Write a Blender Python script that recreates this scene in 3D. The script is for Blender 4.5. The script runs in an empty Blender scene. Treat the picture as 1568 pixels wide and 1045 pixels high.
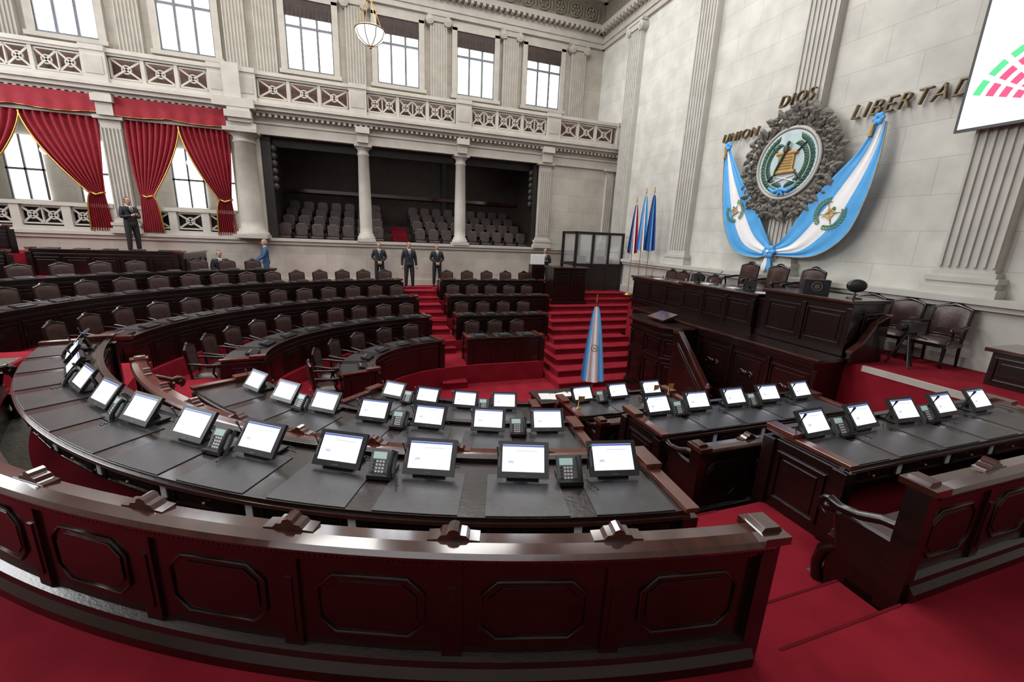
import bpy, bmesh, math, random
from mathutils import Vector, Matrix
from math import sin, cos, pi, radians, sqrt, atan2
random.seed(4)
scene = bpy.context.scene
CX, CY = 2.9, 9.4
XR = 11.3      # right wall
YF = 18.5      # far lower wall
YU = 20.6      # far upper wall
ZC = 15.0
PZ = -.25      # pit floor

# ------------------------------------------------------------------ materials
def newmat(name):
    m = bpy.data.materials.new(name); m.use_nodes = True
    nt = m.node_tree; b = nt.nodes['Principled BSDF']
    return m, nt, b

def mat(name, c1, c2=None, rough=.5, metal=0, scale=5, bump=0, coat=0, stretch=(1, 1, 1), bscale=None, spec=None):
    m, nt, b = newmat(name)
    b.inputs['Base Color'].default_value = (*c1, 1)
    b.inputs['Roughness'].default_value = rough
    b.inputs['Metallic'].default_value = metal
    if spec is not None: b.inputs['Specular IOR Level'].default_value = spec
    if coat:
        b.inputs['Coat Weight'].default_value = coat
        b.inputs['Coat Roughness'].default_value = .1
    c2 = c2 or tuple(x * .75 for x in c1)
    tc = nt.nodes.new('ShaderNodeTexCoord'); mp = nt.nodes.new('ShaderNodeMapping')
    mp.inputs['Scale'].default_value = stretch
    nt.links.new(tc.outputs['Object'], mp.inputs['Vector'])
    n = nt.nodes.new('ShaderNodeTexNoise'); n.inputs['Scale'].default_value = scale; n.inputs['Detail'].default_value = 5
    nt.links.new(mp.outputs[0], n.inputs['Vector'])
    r = nt.nodes.new('ShaderNodeValToRGB')
    r.color_ramp.elements[0].position = .35; r.color_ramp.elements[1].position = .68
    r.color_ramp.elements[0].color = (*c1, 1); r.color_ramp.elements[1].color = (*c2, 1)
    nt.links.new(n.outputs['Fac'], r.inputs['Fac']); nt.links.new(r.outputs['Color'], b.inputs['Base Color'])
    if bump:
        n2 = nt.nodes.new('ShaderNodeTexNoise'); n2.inputs['Scale'].default_value = bscale or scale * 6; n2.inputs['Detail'].default_value = 4
        nt.links.new(mp.outputs[0], n2.inputs['Vector'])
        bp = nt.nodes.new('ShaderNodeBump'); bp.inputs['Strength'].default_value = bump; bp.inputs['Distance'].default_value = .02
        nt.links.new(n2.outputs['Fac'], bp.inputs['Height']); nt.links.new(bp.outputs[0], b.inputs['Normal'])
    return m

def stone(name, c1, c2, axis, bw=1.5, rh=.74, mort=.006):
    m, nt, b = newmat(name)
    g = nt.nodes.new('ShaderNodeNewGeometry'); s = nt.nodes.new('ShaderNodeSeparateXYZ'); c = nt.nodes.new('ShaderNodeCombineXYZ')
    nt.links.new(g.outputs['Position'], s.inputs[0])
    nt.links.new(s.outputs['X' if axis == 'x' else 'Y'], c.inputs[0]); nt.links.new(s.outputs['Z'], c.inputs[1])
    br = nt.nodes.new('ShaderNodeTexBrick')
    br.inputs['Scale'].default_value = 1; br.inputs['Mortar Size'].default_value = mort
    br.inputs['Brick Width'].default_value = bw; br.inputs['Row Height'].default_value = rh
    br.inputs['Color1'].default_value = (*c1, 1); br.inputs['Color2'].default_value = (*c2, 1)
    br.inputs['Mortar'].default_value = (*[x * .74 for x in c2], 1)
    nt.links.new(c.outputs[0], br.inputs['Vector'])
    n = nt.nodes.new('ShaderNodeTexNoise'); n.inputs['Scale'].default_value = 1.6; n.inputs['Detail'].default_value = 9
    nt.links.new(g.outputs['Position'], n.inputs['Vector'])
    mr = nt.nodes.new('ShaderNodeMapRange'); mr.inputs[1].default_value = .3; mr.inputs[2].default_value = .7
    mr.inputs[3].default_value = .82; mr.inputs[4].default_value = 1.06
    nt.links.new(n.outputs['Fac'], mr.inputs[0])
    mx = nt.nodes.new('ShaderNodeMix'); mx.data_type = 'RGBA'; mx.blend_type = 'MULTIPLY'; mx.inputs[0].default_value = 1
    nt.links.new(br.outputs['Color'], mx.inputs[6]); nt.links.new(mr.outputs[0], mx.inputs[7])
    nt.links.new(mx.outputs[2], b.inputs['Base Color']); b.inputs['Roughness'].default_value = .7
    bp = nt.nodes.new('ShaderNodeBump'); bp.inputs['Strength'].default_value = .2; bp.inputs['Distance'].default_value = .01
    nt.links.new(br.outputs['Fac'], bp.inputs['Height']); bp.invert = True
    nt.links.new(bp.outputs[0], b.inputs['Normal'])
    return m

def emis(name, col, st, base=.6):
    m, nt, b = newmat(name)
    b.inputs['Base Color'].default_value = (*[min(1, x * base) for x in col], 1)
    b.inputs['Emission Color'].default_value = (*col, 1); b.inputs['Emission Strength'].default_value = st
    b.inputs['Roughness'].default_value = .3
    n = nt.nodes.new('ShaderNodeTexNoise'); n.inputs['Scale'].default_value = 3
    r = nt.nodes.new('ShaderNodeMapRange'); r.inputs[3].default_value = st * .9; r.inputs[4].default_value = st * 1.1
    nt.links.new(n.outputs['Fac'], r.inputs[0]); nt.links.new(r.outputs[0], b.inputs['Emission Strength'])
    return m

WOOD = mat('mahogany', (.0125, .0034, .0027), (.006, .0021, .0018), rough=.27, scale=3, bump=.08, coat=.35, stretch=(1, 1, 6), bscale=30)
WOODR = mat('mahogany_polished', (.056, .0135, .0085), (.028, .0075, .0055), rough=.16, scale=4, coat=.8, stretch=(5, 1, 1))
WOODB = mat('mahogany_reddish', (.115, .028, .017), (.065, .017, .011), rough=.22, scale=4, coat=.5, stretch=(5, 1, 1))
WOODD = mat('dark_wood', (.010, .006, .005), (.005, .003, .003), rough=.5, scale=3)
CARPET = mat('red_carpet', (.255, .013, .026), (.19, .009, .018), rough=.95, scale=2.5, bump=.35, bscale=160, spec=.1)
CARPD = mat('red_carpet_tread_and_shadow_line', (.12, .007, .013), (.10, .005, .011), rough=.95, scale=2.5, spec=.1)  # darker red: painted shadow lines on step edges, also pulpit treads
TERR = mat('terrazzo', (.16, .155, .12), (.05, .048, .036), rough=.4, scale=38)
LEATH = mat('brown_leather', (.056, .027, .023), (.034, .016, .014), rough=.25, scale=6, bump=.15, bscale=70)
MATM = mat('desk_mat_leather', (.044, .043, .047), (.033, .032, .036), rough=.28, scale=9, bump=.1, bscale=120)
BLACK = mat('black_plastic', (.010, .010, .012), (.016, .016, .018), rough=.35, scale=9)
BLACKS = mat('black_soft', (.008, .008, .010), (.014, .014, .016), rough=.7, scale=9)
GREYP = mat('grey_plastic', (.13, .14, .15), (.10, .11, .12), rough=.45, scale=9)
WHITE = mat('white_card', (.75, .75, .75), (.68, .68, .68), rough=.6)
GOLD = mat('gold_brass', (.55, .33, .09), (.42, .24, .06), rough=.32, metal=.85, scale=12)
BRONZE = mat('bronze_letter', (.20, .145, .08), (.13, .095, .05), rough=.5, metal=.4, scale=12)
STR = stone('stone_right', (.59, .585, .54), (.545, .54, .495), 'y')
STF = stone('stone_far_backlit', (.43, .40, .35), (.39, .36, .31), 'x')  # beiger stone, its colour darkened to hold the backlit shade
STP = mat('stone_plain', (.405, .378, .332), (.345, .322, .282), rough=.7, scale=2.5, bump=.1)
STPR = mat('stone_plain_pale', (.45, .425, .38), (.39, .368, .325), rough=.7, scale=2.5, bump=.1)
STW = mat('stone_pilaster_grey', (.50, .495, .46), (.44, .435, .40), rough=.7, scale=2.5, bump=.1)
STD = mat('stone_carved', (.215, .205, .18), (.12, .115, .10), rough=.85, scale=14, bump=.6, bscale=25)
STDF = mat('stone_frieze', (.30, .27, .21), (.20, .18, .135), rough=.85, scale=10, bump=.8, bscale=14)
PINK = mat('stone_rose_panel', (.25, .15, .12), (.20, .12, .095), rough=.7, scale=4)
PLAST = mat('ceiling_plaster', (.5, .49, .45), (.45, .44, .4), rough=.8, scale=3)
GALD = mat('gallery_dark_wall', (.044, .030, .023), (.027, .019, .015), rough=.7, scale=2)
CURT = mat('red_curtain_velvet', (.27, .006, .018), (.20, .004, .013), rough=.8, scale=5, bump=.1)
FLB = mat('flag_blue', (.10, .42, .84), (.08, .36, .76), rough=.7, scale=4)
FLW = mat('flag_white', (.88, .89, .90), (.82, .83, .85), rough=.7, scale=4)
FLR = mat('flag_red', (.5, .02, .03), rough=.6)
FLN = mat('flag_navy', (.03, .08, .34), rough=.6)
GREEN = mat('emblem_green', (.03, .11, .07), (.015, .06, .04), rough=.5, scale=9)
GREENL = mat('flag_wreath_green', (.12, .26, .13), (.07, .18, .09), rough=.7, scale=9)
PALEB = mat('emblem_pale_blue', (.55, .66, .68), (.42, .54, .57), rough=.5, scale=4)
PARCH = mat('parchment_gold', (.52, .32, .10), (.38, .22, .06), rough=.5, scale=9)
PARCL = mat('flag_emblem_gold', (.62, .46, .22), (.52, .36, .16), rough=.7, scale=9)
SKIN = mat('skin', (.42, .23, .15), (.36, .19, .12), rough=.5, scale=8)
HAIR = mat('hair_dark', (.012, .009, .008), rough=.5)
HAIRG = mat('hair_grey', (.25, .23, .21), rough=.6)
SUIT = mat('suit_black', (.012, .012, .016), (.008, .008, .011), rough=.8)
SUITB = mat('suit_blue', (.03, .075, .17), (.022, .058, .14), rough=.8)
SHIRT = mat('shirt_white', (.7, .7, .72), rough=.7)
TIE = mat('tie_dark', (.02, .02, .05), rough=.5)
LIP = mat('lips', (.30, .11, .09), rough=.5)
BLIND = mat('window_blind_brown', (.045, .026, .022), (.025, .014, .012), rough=.7, scale=6)
WFR = mat('window_frame_grey', (.12, .13, .15), rough=.5)
SKYP = emis('window_daylight', (.92, .96, 1), 5.5)
CORR = emis('corridor_daylight', (1, .98, .94), 3.0)
SCR = emis('screen_white', (.88, .90, 1.0), 1.15)
SCRH = emis('screen_header_blue', (.10, .16, .50), .6)
SCRT = emis('screen_grey_text', (.55, .58, .75), .85)
PHSC = emis('phone_lcd', (.55, .75, .72), .3)
PROJ = emis('projection_white', (.95, .96, 1), 1.0)
PROJR = emis('projection_red', (.80, .03, .14), 1.0)
PROJG = emis('projection_green', (.05, .55, .2), 1.0)
LAMP = emis('lamp_glass', (1, .99, .96), 1.3, .9)
m, nt, b = newmat('clear_glass'); b.inputs['Base Color'].default_value = (.75, .8, .8, 1); b.inputs['Roughness'].default_value = .05
b.inputs['Alpha'].default_value = .22; GLASS = m

# ------------------------------------------------------------------ mesh builder
class MB:
    def __init__(s): s.v = []; s.f = []; s.mi = []; s.sm = []; s.mats = []; s.M = Matrix.Identity(4)
    def add(s, vs, fs, m, sm=False):
        if m not in s.mats: s.mats.append(m)
        k = s.mats.index(m); o = len(s.v)
        s.v += [tuple(s.M @ Vector(p)) for p in vs]
        for f in fs: s.f.append([i + o for i in f]); s.mi.append(k); s.sm.append(sm)
    def box(s, c, d, m, R=None):
        x, y, z = d[0] / 2, d[1] / 2, d[2] / 2
        vs = [Vector((a * x, b_ * y, e * z)) for a in (-1, 1) for b_ in (-1, 1) for e in (-1, 1)]
        if R is not None: vs = [R @ v for v in vs]
        vs = [v + Vector(c) for v in vs]
        s.add(vs, [(0, 1, 3, 2), (4, 6, 7, 5), (0, 4, 5, 1), (2, 3, 7, 6), (0, 2, 6, 4), (1, 5, 7, 3)], m)
    def bb(s, x0, x1, y0, y1, z0, z1, m):
        s.box(((x0 + x1) / 2, (y0 + y1) / 2, (z0 + z1) / 2), (abs(x1 - x0), abs(y1 - y0), abs(z1 - z0)), m)
    def lathe(s, c, prof, m, n=20, sm=True):
        vs = []; fs = []
        for r, z in prof:
            for i in range(n):
                a = 2 * pi * i / n; vs.append((c[0] + r * cos(a), c[1] + r * sin(a), c[2] + z))
        for j in range(len(prof) - 1):
            for i in range(n):
                k = (i + 1) % n; fs.append((j * n + i, j * n + k, (j + 1) * n + k, (j + 1) * n + i))
        s.add(vs, fs, m, sm)
        s.add(vs[:n], [list(range(n))[::-1]], m); s.add(vs[-n:], [list(range(n))], m)
    def sph(s, c, r, m, nu=12, nv=8):
        if not hasattr(r, '__len__'): r = (r, r, r)
        vs = []; fs = []
        for j in range(nv + 1):
            t = pi * j / nv
            for i in range(nu):
                a = 2 * pi * i / nu
                vs.append((c[0] + r[0] * sin(t) * cos(a), c[1] + r[1] * sin(t) * sin(a), c[2] + r[2] * cos(t)))
        for j in range(nv):
            for i in range(nu):
                k = (i + 1) % nu; fs.append((j * nu + i, (j + 1) * nu + i, (j + 1) * nu + k, j * nu + k))
        s.add(vs, fs, m, True)
    def tube(s, pts, r, m, n=8, closed=False):
        pts = [Vector(p) for p in pts]; N = len(pts)
        rs = r if hasattr(r, '__len__') else [r] * N
        vs = []; fs = []; ref = None
        for i, p in enumerate(pts):
            if closed: t = pts[(i + 1) % N] - pts[i - 1]
            else: t = pts[min(i + 1, N - 1)] - pts[max(i - 1, 0)]
            if t.length < 1e-9: t = Vector((0, 0, 1))
            t.normalize()
            if ref is None:
                ref = Vector((0, 0, 1)) if abs(t.z) < .9 else Vector((1, 0, 0))
            u = t.cross(ref)
            if u.length < 1e-4: u = t.cross(Vector((1, .3, .2)))
            u.normalize(); w = u.cross(t).normalized(); ref = w
            for k in range(n):
                a = 2 * pi * k / n; vs.append(p + (u * cos(a) + w * sin(a)) * rs[i])
        for j in range(N if closed else N - 1):
            j2 = (j + 1) % N
            for k in range(n):
                k2 = (k + 1) % n; fs.append((j * n + k, j * n + k2, j2 * n + k2, j2 * n + k))
        s.add(vs, fs, m, True)
        if not closed:
            s.add(vs[:n], [list(range(n))], m); s.add(vs[-n:], [list(range(n))], m)
    def prism(s, poly, y0, y1, m):
        n = len(poly)
        vs = [(p[0], y0, p[1]) for p in poly] + [(p[0], y1, p[1]) for p in poly]
        s.add(vs, [list(range(n)), list(range(n, 2 * n))[::-1]] + [(i, (i + 1) % n, n + (i + 1) % n, n + i) for i in range(n)], m)
    def prismz(s, poly, z0, z1, m):
        n = len(poly)
        vs = [(p[0], p[1], z0) for p in poly] + [(p[0], p[1], z1) for p in poly]
        s.add(vs, [list(range(n)), list(range(n, 2 * n))[::-1]] + [(i, (i + 1) % n, n + (i + 1) % n, n + i) for i in range(n)], m)
    def sweep(s, path, prof, m, z=0):
        n = len(prof); vs = []; fs = []
        for (x, y, nx, ny) in path:
            for o, zz in prof: vs.append((x + nx * o, y + ny * o, z + zz))
        for j in range(len(path) - 1):
            for k in range(n):
                k2 = (k + 1) % n; fs.append((j * n + k, j * n + k2, (j + 1) * n + k2, (j + 1) * n + k))
        s.add(vs, fs, m)
        s.add(vs[:n], [list(range(n))], m); s.add(vs[-n:], [list(range(n))], m)
    def rect(s, path, o0, o1, z0, z1, m, z=0):
        s.sweep(path, [(o0, z0), (o1, z0), (o1, z1), (o0, z1)], m, z)
    def grid(s, P, m, sm=True, matf=None):
        R = len(P); C = len(P[0]); vs = [p for r in P for p in r]
        if matf is None:
            s.add(vs, [(i * C + j, i * C + j + 1, (i + 1) * C + j + 1, (i + 1) * C + j) for i in range(R - 1) for j in range(C - 1)], m, sm)
        else:
            d = {}
            for i in range(R - 1):
                for j in range(C - 1):
                    d.setdefault(matf(i, j), []).append((i * C + j, i * C + j + 1, (i + 1) * C + j + 1, (i + 1) * C + j))
            for mm, fs in d.items(): s.add(vs, fs, mm, sm)
    def mesh(s, name, norm=True):
        me = bpy.data.meshes.new(name); me.from_pydata(s.v, [], s.f)
        for mm in s.mats: me.materials.append(mm)
        me.polygons.foreach_set('material_index', s.mi); me.polygons.foreach_set('use_smooth', s.sm)
        if norm:
            bm = bmesh.new(); bm.from_mesh(me); bmesh.ops.recalc_face_normals(bm, faces=bm.faces)
            loose = [v for v in bm.verts if not v.link_faces]
            bmesh.ops.delete(bm, geom=loose, context='VERTS')
            bm.to_mesh(me); bm.free()
        me.update(); return me
    def obj(s, name, parent=None, bevel=0, norm=True):
        o = bpy.data.objects.new(name, s.mesh(name, norm)); scene.collection.objects.link(o)
        if parent: o.parent = parent
        if bevel:
            md = o.modifiers.new('bevel', 'BEVEL'); md.width = bevel; md.segments = 2; md.limit_method = 'ANGLE'; md.angle_limit = radians(50)
        return o

def inst(me, name, M):
    o = bpy.data.objects.new(name, me); scene.collection.objects.link(o); o.matrix_world = M; return o

def frameM(x, y, z, nx, ny):   # local Y = (nx,ny), Z up
    l = sqrt(nx * nx + ny * ny); nx /= l; ny /= l
    return Matrix(((ny, nx, 0, x), (-nx, ny, 0, y), (0, 0, 1, z), (0, 0, 0, 1)))

def ell(a, b_, t0, t1, n=48):
    out = []
    for i in range(n + 1):
        t = radians(t0 + (t1 - t0) * i / n); nx, ny = cos(t) / a, sin(t) / b_; l = sqrt(nx * nx + ny * ny)
        out.append((CX + a * cos(t), CY + b_ * sin(t), nx / l, ny / l))
    return out
def line(x0, y0, x1, y1, nx, ny): return [(x0, y0, nx, ny), (x1, y1, nx, ny)]
def offs(path, o): return [(x + nx * o, y + ny * o, nx, ny) for x, y, nx, ny in path]
def plen(path): return sum(sqrt((a[0] - b_[0]) ** 2 + (a[1] - b_[1]) ** 2) for a, b_ in zip(path, path[1:]))
def at(path, s):
    for a, b_ in zip(path, path[1:]):
        l = sqrt((a[0] - b_[0]) ** 2 + (a[1] - b_[1]) ** 2)
        if s <= l or b_ is path[-1]:
            k = s / l; return tuple(a[i] + (b_[i] - a[i]) * k for i in range(4))
        s -= l
def subpath(path, s0, s1, n=5): return [at(path, s0 + (s1 - s0) * i / n) for i in range(n + 1)]

def rectframe(mb, w, h, m, t=.03, d=.02, zc=0):
    for sx in (-1, 1): mb.box((sx * (w / 2 - t / 2), d / 2, zc), (t, d, h), m)
    for sz in (-1, 1): mb.box((0, d / 2, zc + sz * (h / 2 - t / 2)), (w - 2 * t, d, t), m)
    mb.box((0, d * .3, zc), (w - 4.5 * t, d * .6, h - 4.5 * t), m)
def octframe(mb, w, h, m, r=.009, c=.08, zc=0):
    p = [(-w / 2 + c, -h / 2), (w / 2 - c, -h / 2), (w / 2, -h / 2 + c), (w / 2, h / 2 - c), (w / 2 - c, h / 2), (-w / 2 + c, h / 2), (-w / 2, h / 2 - c), (-w / 2, -h / 2 + c)]
    mb.tube([(a, .003, b_ + zc) for a, b_ in p], r, m, 6, closed=True)
    p2 = [(a * .86, b_ * .80 + zc) for a, b_ in p]
    mb.prism(p2, 0, .006, m)

# ------------------------------------------------------------------ camera
psi, th, ro = radians(19.3), radians(14.0), radians(2.5)
Rv = Vector((cos(psi), -sin(psi), 0)); Fh = Vector((sin(psi), cos(psi), 0)); Z = Vector((0, 0, 1))
fwd = Fh * cos(th) - Z * sin(th); Dn = -Fh * sin(th) - Z * cos(th)
cr = Rv * cos(ro) - Dn * sin(ro); cd = Rv * sin(ro) + Dn * cos(ro)
cam = bpy.data.objects.new('camera', bpy.data.cameras.new('camera')); scene.collection.objects.link(cam)
cam.data.sensor_width = 36; cam.data.lens = 640 / 1568 * 36; cam.data.clip_start = .05
M = Matrix.Identity(4)
for i in range(3): M[i][0] = cr[i]; M[i][1] = -cd[i]; M[i][2] = -fwd[i]
M[2][3] = 3.95; cam.matrix_world = M; scene.camera = cam

# ------------------------------------------------------------------ floor & tiers
f = MB(); f.bb(-15, XR, -4, 23.0, -.5, PZ, CARPET); f.obj('floor')
def clampp(p): return (max(-14.98, min(XR - .01, p[0])), max(-3.98, min(YF - .02, p[1])))
def strip(mb, inn, out, z, m, zb=-.3):
    n = len(inn)
    vs = [(*p, z) for p in inn] + [(*p, z) for p in out] + [(*p, zb) for p in inn] + [(*p, zb) for p in out]
    fs = []
    for i in range(n - 1):
        fs += [(i, i + 1, n + i + 1, n + i), (2 * n + i, 2 * n + i + 1, i + 1, i), (n + i, n + i + 1, 3 * n + i + 1, 3 * n + i)]
    fs += [(0, n, 3 * n, 2 * n), (n - 1, 2 * n - 1, 4 * n - 1, 3 * n - 1)]
    mb.add(vs, fs, m)
def ring(mb, a0, b0, a1, b1, t0, t1, z, m, ext=None, n=40):
    inn = []; out = []
    for i in range(n + 1):
        t = radians(t0 + (t1 - t0) * i / n)
        inn.append(clampp((CX + a0 * cos(t), CY + b0 * sin(t)))); out.append(clampp((CX + a1 * cos(t), CY + b1 * sin(t))))
    if ext is not None:
        inn.append(clampp((ext, inn[-1][1]))); out.append(clampp((ext, out[-1][1])))
    strip(mb, inn, out, z, m)
RB = [2.15, 3.7, 5.25, 6.72, 8.15]
ZF = [.3, .65, 1.05, 1.45, 1.75]
t_ = MB()
for i in range(4): ring(t_, RB[i], RB[i], RB[i + 1], RB[i + 1], 183, 270, ZF[i], CARPET, ext=8.8)
ring(t_, RB[4], RB[4], 26, 26, 183, 270, 1.75, CARPET, ext=XR)
FA = [2.75, 4.85, 7.05, 9.1, 11.2, 13.3, 15.4, 17.6]; FB = [1.85, 3.45, 5.05, 6.65, 7.95]
FEX = [5.0, 5.8, 6.5, 7.0]
FZ = [.3, .65, 1.05, 1.45, 1.75, 2.25, 2.85]
for i in range(4): ring(t_, FA[i], FB[i], FA[i + 1], FB[i + 1], 183, 90, FZ[i], CARPET, ext=FEX[i])
ring(t_, 11.2, 7.95, 30, 20, 183, 90, FZ[4], CARPET, ext=XR)
ring(t_, 13.3, 11.2, 30, 24, 183, 133, FZ[5], CARPET)
ring(t_, 15.4, 13.0, 30, 24, 183, 133, FZ[6], CARPET)
t_.bb(-14.97, -5.6, 16.2, YF - .02, -.3, FZ[5] - .002, CARPET); t_.bb(-14.97, -6.4, 17.3, YF - .025, -.3, FZ[6] - .002, CARPET)
t_.obj('tiered_floor')
tz = MB(); tz.rect(ell(7.52, 7.52, 196, 263.5), 0, .55, 0, .006, TERR, 1.45)
tz.rect(ell(8.2, 8.2, 186, 222), 0, 1.4, 0, .006, TERR, 1.75)
tz.rect(line(3.25, CY - 7.52, 8.0, CY - 7.52, 0, -1), 0, .5, 0, .006, TERR, 1.45); tz.obj('terrazzo_floor_strip')
sd = MB(); sd.bb(-5.6, -5.54, 16.2, 18.3, 1.75, 2.95, WOOD); sd.bb(-5.63, -5.50, 16.2, 18.3, 2.95, 3.0, WOODR)
for q in range(3):
    sd.M = frameM(-5.54, 16.6 + q * .65, 2.35, 1, 0); rectframe(sd, .56, .9, WOOD, .04, .03)
sd.M = Matrix.Identity(4); sd.obj('tier_end_panel')
# stairs
s_ = MB(); RS = (1.75 - PZ) / 11
for k in range(11):
    y0 = 10.9 + k * .56; z = PZ + RS * (k + 1); xl = 1.86 - .0065 * k * k
    s_.bb(xl, 2.55, y0, 17.6, z - RS, z, CARPET)
    s_.bb(xl, 2.55, y0 - .015, y0 + .02, z - .05, z - .012, CARPD)  # darker strip paints a shadow line at the step edge
for k in range(11):
    y0 = 10.2 + k * .56; z = PZ + RS * (k + 1); xl = 5.06 + k * .2
    xr = 8.75 if y0 < 12.7 else XR - .02
    s_.bb(xl, xr, y0, 17.6, z - RS, z, CARPET); s_.bb(xl, xr, y0 - .02, y0 + .02, z - .055, z - .012, CARPD)  # same painted shadow line on the wide stair
s_.obj('red_carpet_stairs')
s2 = MB()
for i in range(1, 4):
    yb = CY - RB[i]; zl = ZF[i - 1]; zh = ZF[i]
    s2.bb(2.22, 3.12, yb, yb + .36, zl, (zl + zh) / 2, CARPET)
    s2.bb(2.22, 3.12, yb - .008, yb + .012, zh - .05, zh + .003, CARPD)  # thin dark strips paint the shadow lines that separate the steps
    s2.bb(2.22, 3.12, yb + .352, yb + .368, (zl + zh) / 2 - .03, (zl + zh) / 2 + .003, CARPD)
s2.bb(2.14, 3.18, 1.25, 1.62, 1.45, 1.6, CARPET); s2.bb(2.14, 3.18, 1.612, 1.63, 1.54, 1.603, CARPD)
s2.bb(2.12, 3.18, 1.245, 1.262, 1.68, 1.753, CARPD)
s2.obj('aisle_steps')
s3 = MB()
for i in range(1, 4):
    a = FA[i]; s3.bb(CX - a, CX - a + .4, CY - .1, CY + .5, FZ[i - 1], (FZ[i - 1] + FZ[i]) / 2, CARPET)
s3.obj('cross_aisle_steps')

# ------------------------------------------------------------------ shell
w = MB(); w.bb(XR, XR + .4, -4, 23.5, PZ, ZC, STR); w.obj('wall_right')
w = MB(); w.bb(-15.4, -15, -4, 23.5, PZ, ZC, STP); w.obj('wall_left')
w = MB(); w.bb(-15, XR, -4.4, -4, PZ, ZC, STP); w.obj('wall_back')
w = MB(); w.bb(-15.4, XR + .4, -4.4, YU + .4, ZC, ZC + .3, PLAST); w.obj('ceiling')
w = MB()
w.bb(-15, XR, YF, YF + .4, PZ, 3.5, STF)
w.bb(7.95, XR, YF, YF + .4, 3.5, 7.2, STF)
w.bb(-4.45, -3.52, YF + .05, YF + .6, 3.5, 7.2, STP)
w.bb(-8.1, -7.45, YF + .1, YF + .5, 3.5, 7.2, STP)
w.bb(-15, -12.0, YF + .05, YF + .5, 3.5, 7.2, STP)
w.bb(-15, XR, YF, YF + .5, 7.2, 8.05, STF)
w.bb(-15, XR, YF + .5, YU, 7.85, 8.05, STP)
w.bb(-15, XR, YU, YU + .4, 8.0, ZC, STF)
w.obj('wall_far')
tr = MB()
tr.bb(-15, XR - .02, YF - .12, YF + .45, 3.42, 3.52, STPR)
tr.bb(-15, XR - .02, YF - .06, YF, 3.30, 3.42, STPR)
tr.bb(-15, XR - .02, YF - .07, YF, 1.7, 2.0, STPR)
for (d, z0, z1) in ((.08, 7.15, 7.32), (.05, 7.32, 7.5), (.1, 7.5, 7.56), (.18, 7.82, 7.9), (.34, 7.9, 8.02), (.42, 8.02, 8.12)):
    tr.bb(-15, XR - .02, YF - d, YF + .02, z0, z1, STPR)
x = -12.0
while x < XR - .1:
    tr.box((x, YF - .14, 7.77), (.09, .12, .09), STPR); x += .19
tr.obj('trim_1')
tr = MB()
for (d, z0, z1) in ((.12, 12.9, 13.1), (.18, 13.1, 13.3), (.12, 13.3, 13.55), (.45, 13.55, 13.75), (.3, 14.75, ZC)):
    tr.bb(-15, XR, YU - d, YU, z0, z1, STPR)
    tr.bb(XR - d, XR, -4, YU, z0, z1, STPR)
tr.bb(-15, XR, YU - .1, YU, 13.75, 14.75, STDF); tr.bb(XR - .1, XR, -4, YU, 13.75, 14.75, STDF)
x = -12
while x < XR: tr.box((x, YU - .3, 13.5), (.12, .3, .1), STPR); x += .26
y = 0
while y < YU: tr.box((XR - .3, y, 13.5), (.3, .12, .1), STPR); y += .26
x = -12
while x < XR - .3:
    tr.tube([(x + .28 * cos(a), YU - .14, 14.25 + .28 * sin(a)) for a in [i * pi / 6 for i in range(12)]], .04, STDF, 6, closed=True)
    for q in range(6): tr.sph((x + .15 * cos(q * pi / 3), YU - .14, 14.25 + .15 * sin(q * pi / 3)), (.07, .05, .07), STDF, 7, 5)
    tr.sph((x + .4, YU - .12, 14.25), (.06, .06, .25), STDF, 7, 6); x += .8
tr.obj('trim_2')

def pilaster_flat(mb, w_, z0, z1, d, m, nf=6, ionic=False):
    mb.box((0, d / 2, (z0 + z1) / 2), (w_, d, z1 - z0), m)
    fw = w_ / (nf + .5)
    for i in range(nf + 1):
        xx = -w_ / 2 + fw * .25 + i * fw
        mb.box((xx, d + .02, (z0 + z1) / 2 + .1), (fw * .34, .05, (z1 - z0) - .9), m)
    for (e, a, b_) in ((.16, 0, .16), (.1, .16, .26), (.13, .26, .36), (.05, .36, .46)):
        mb.box((0, (d + e) / 2, z0 + (a + b_) / 2), (w_ + 2 * e, d + e, b_ - a), m)
    mb.box((0, (d + .12) / 2, z1 - .05), (w_ + .24, d + .12, .1), m)
    if ionic:
        mb.box((0, (d + .08) / 2, z1 - .2), (w_ + .05, d + .08, .2), m)
        for sx in (-1, 1):
            for rr, dd in ((.17, .12), (.11, .15), (.05, .18)):
                mb.tube([(sx * (w_ / 2 + .02), -.0, z1 - .27), (sx * (w_ / 2 + .02), d + dd, z1 - .27)], rr, m, 14)
for y in (17.6, 13.3, 9.1, 5.0):
    p = MB(); p.M = frameM(XR, y, 0, -1, 0); pilaster_flat(p, .86, 3.2, 12.9, .2, STW, 6, True); p.obj('wall_pilaster')
l = MB()
for (d, z0, z1) in ((.5, 3.08, 3.2), (.42, 2.98, 3.08), (.3, 1.75, 2.98), (.38, 1.75, 2.05)):
    l.bb(XR - d, XR, -4, 18.0, z0, z1, STW)
l.obj('baseboard_right')
for x in (-11, -7.6, -4.35, -3.35, -.1, 3.25, 6.5, 9.9):
    p = MB(); p.M = frameM(x, YU, 0, 0, -1); pilaster_flat(p, .72, 8.6, 12.9, .18, STP, 6, True); p.obj('upper_pilaster')
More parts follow.
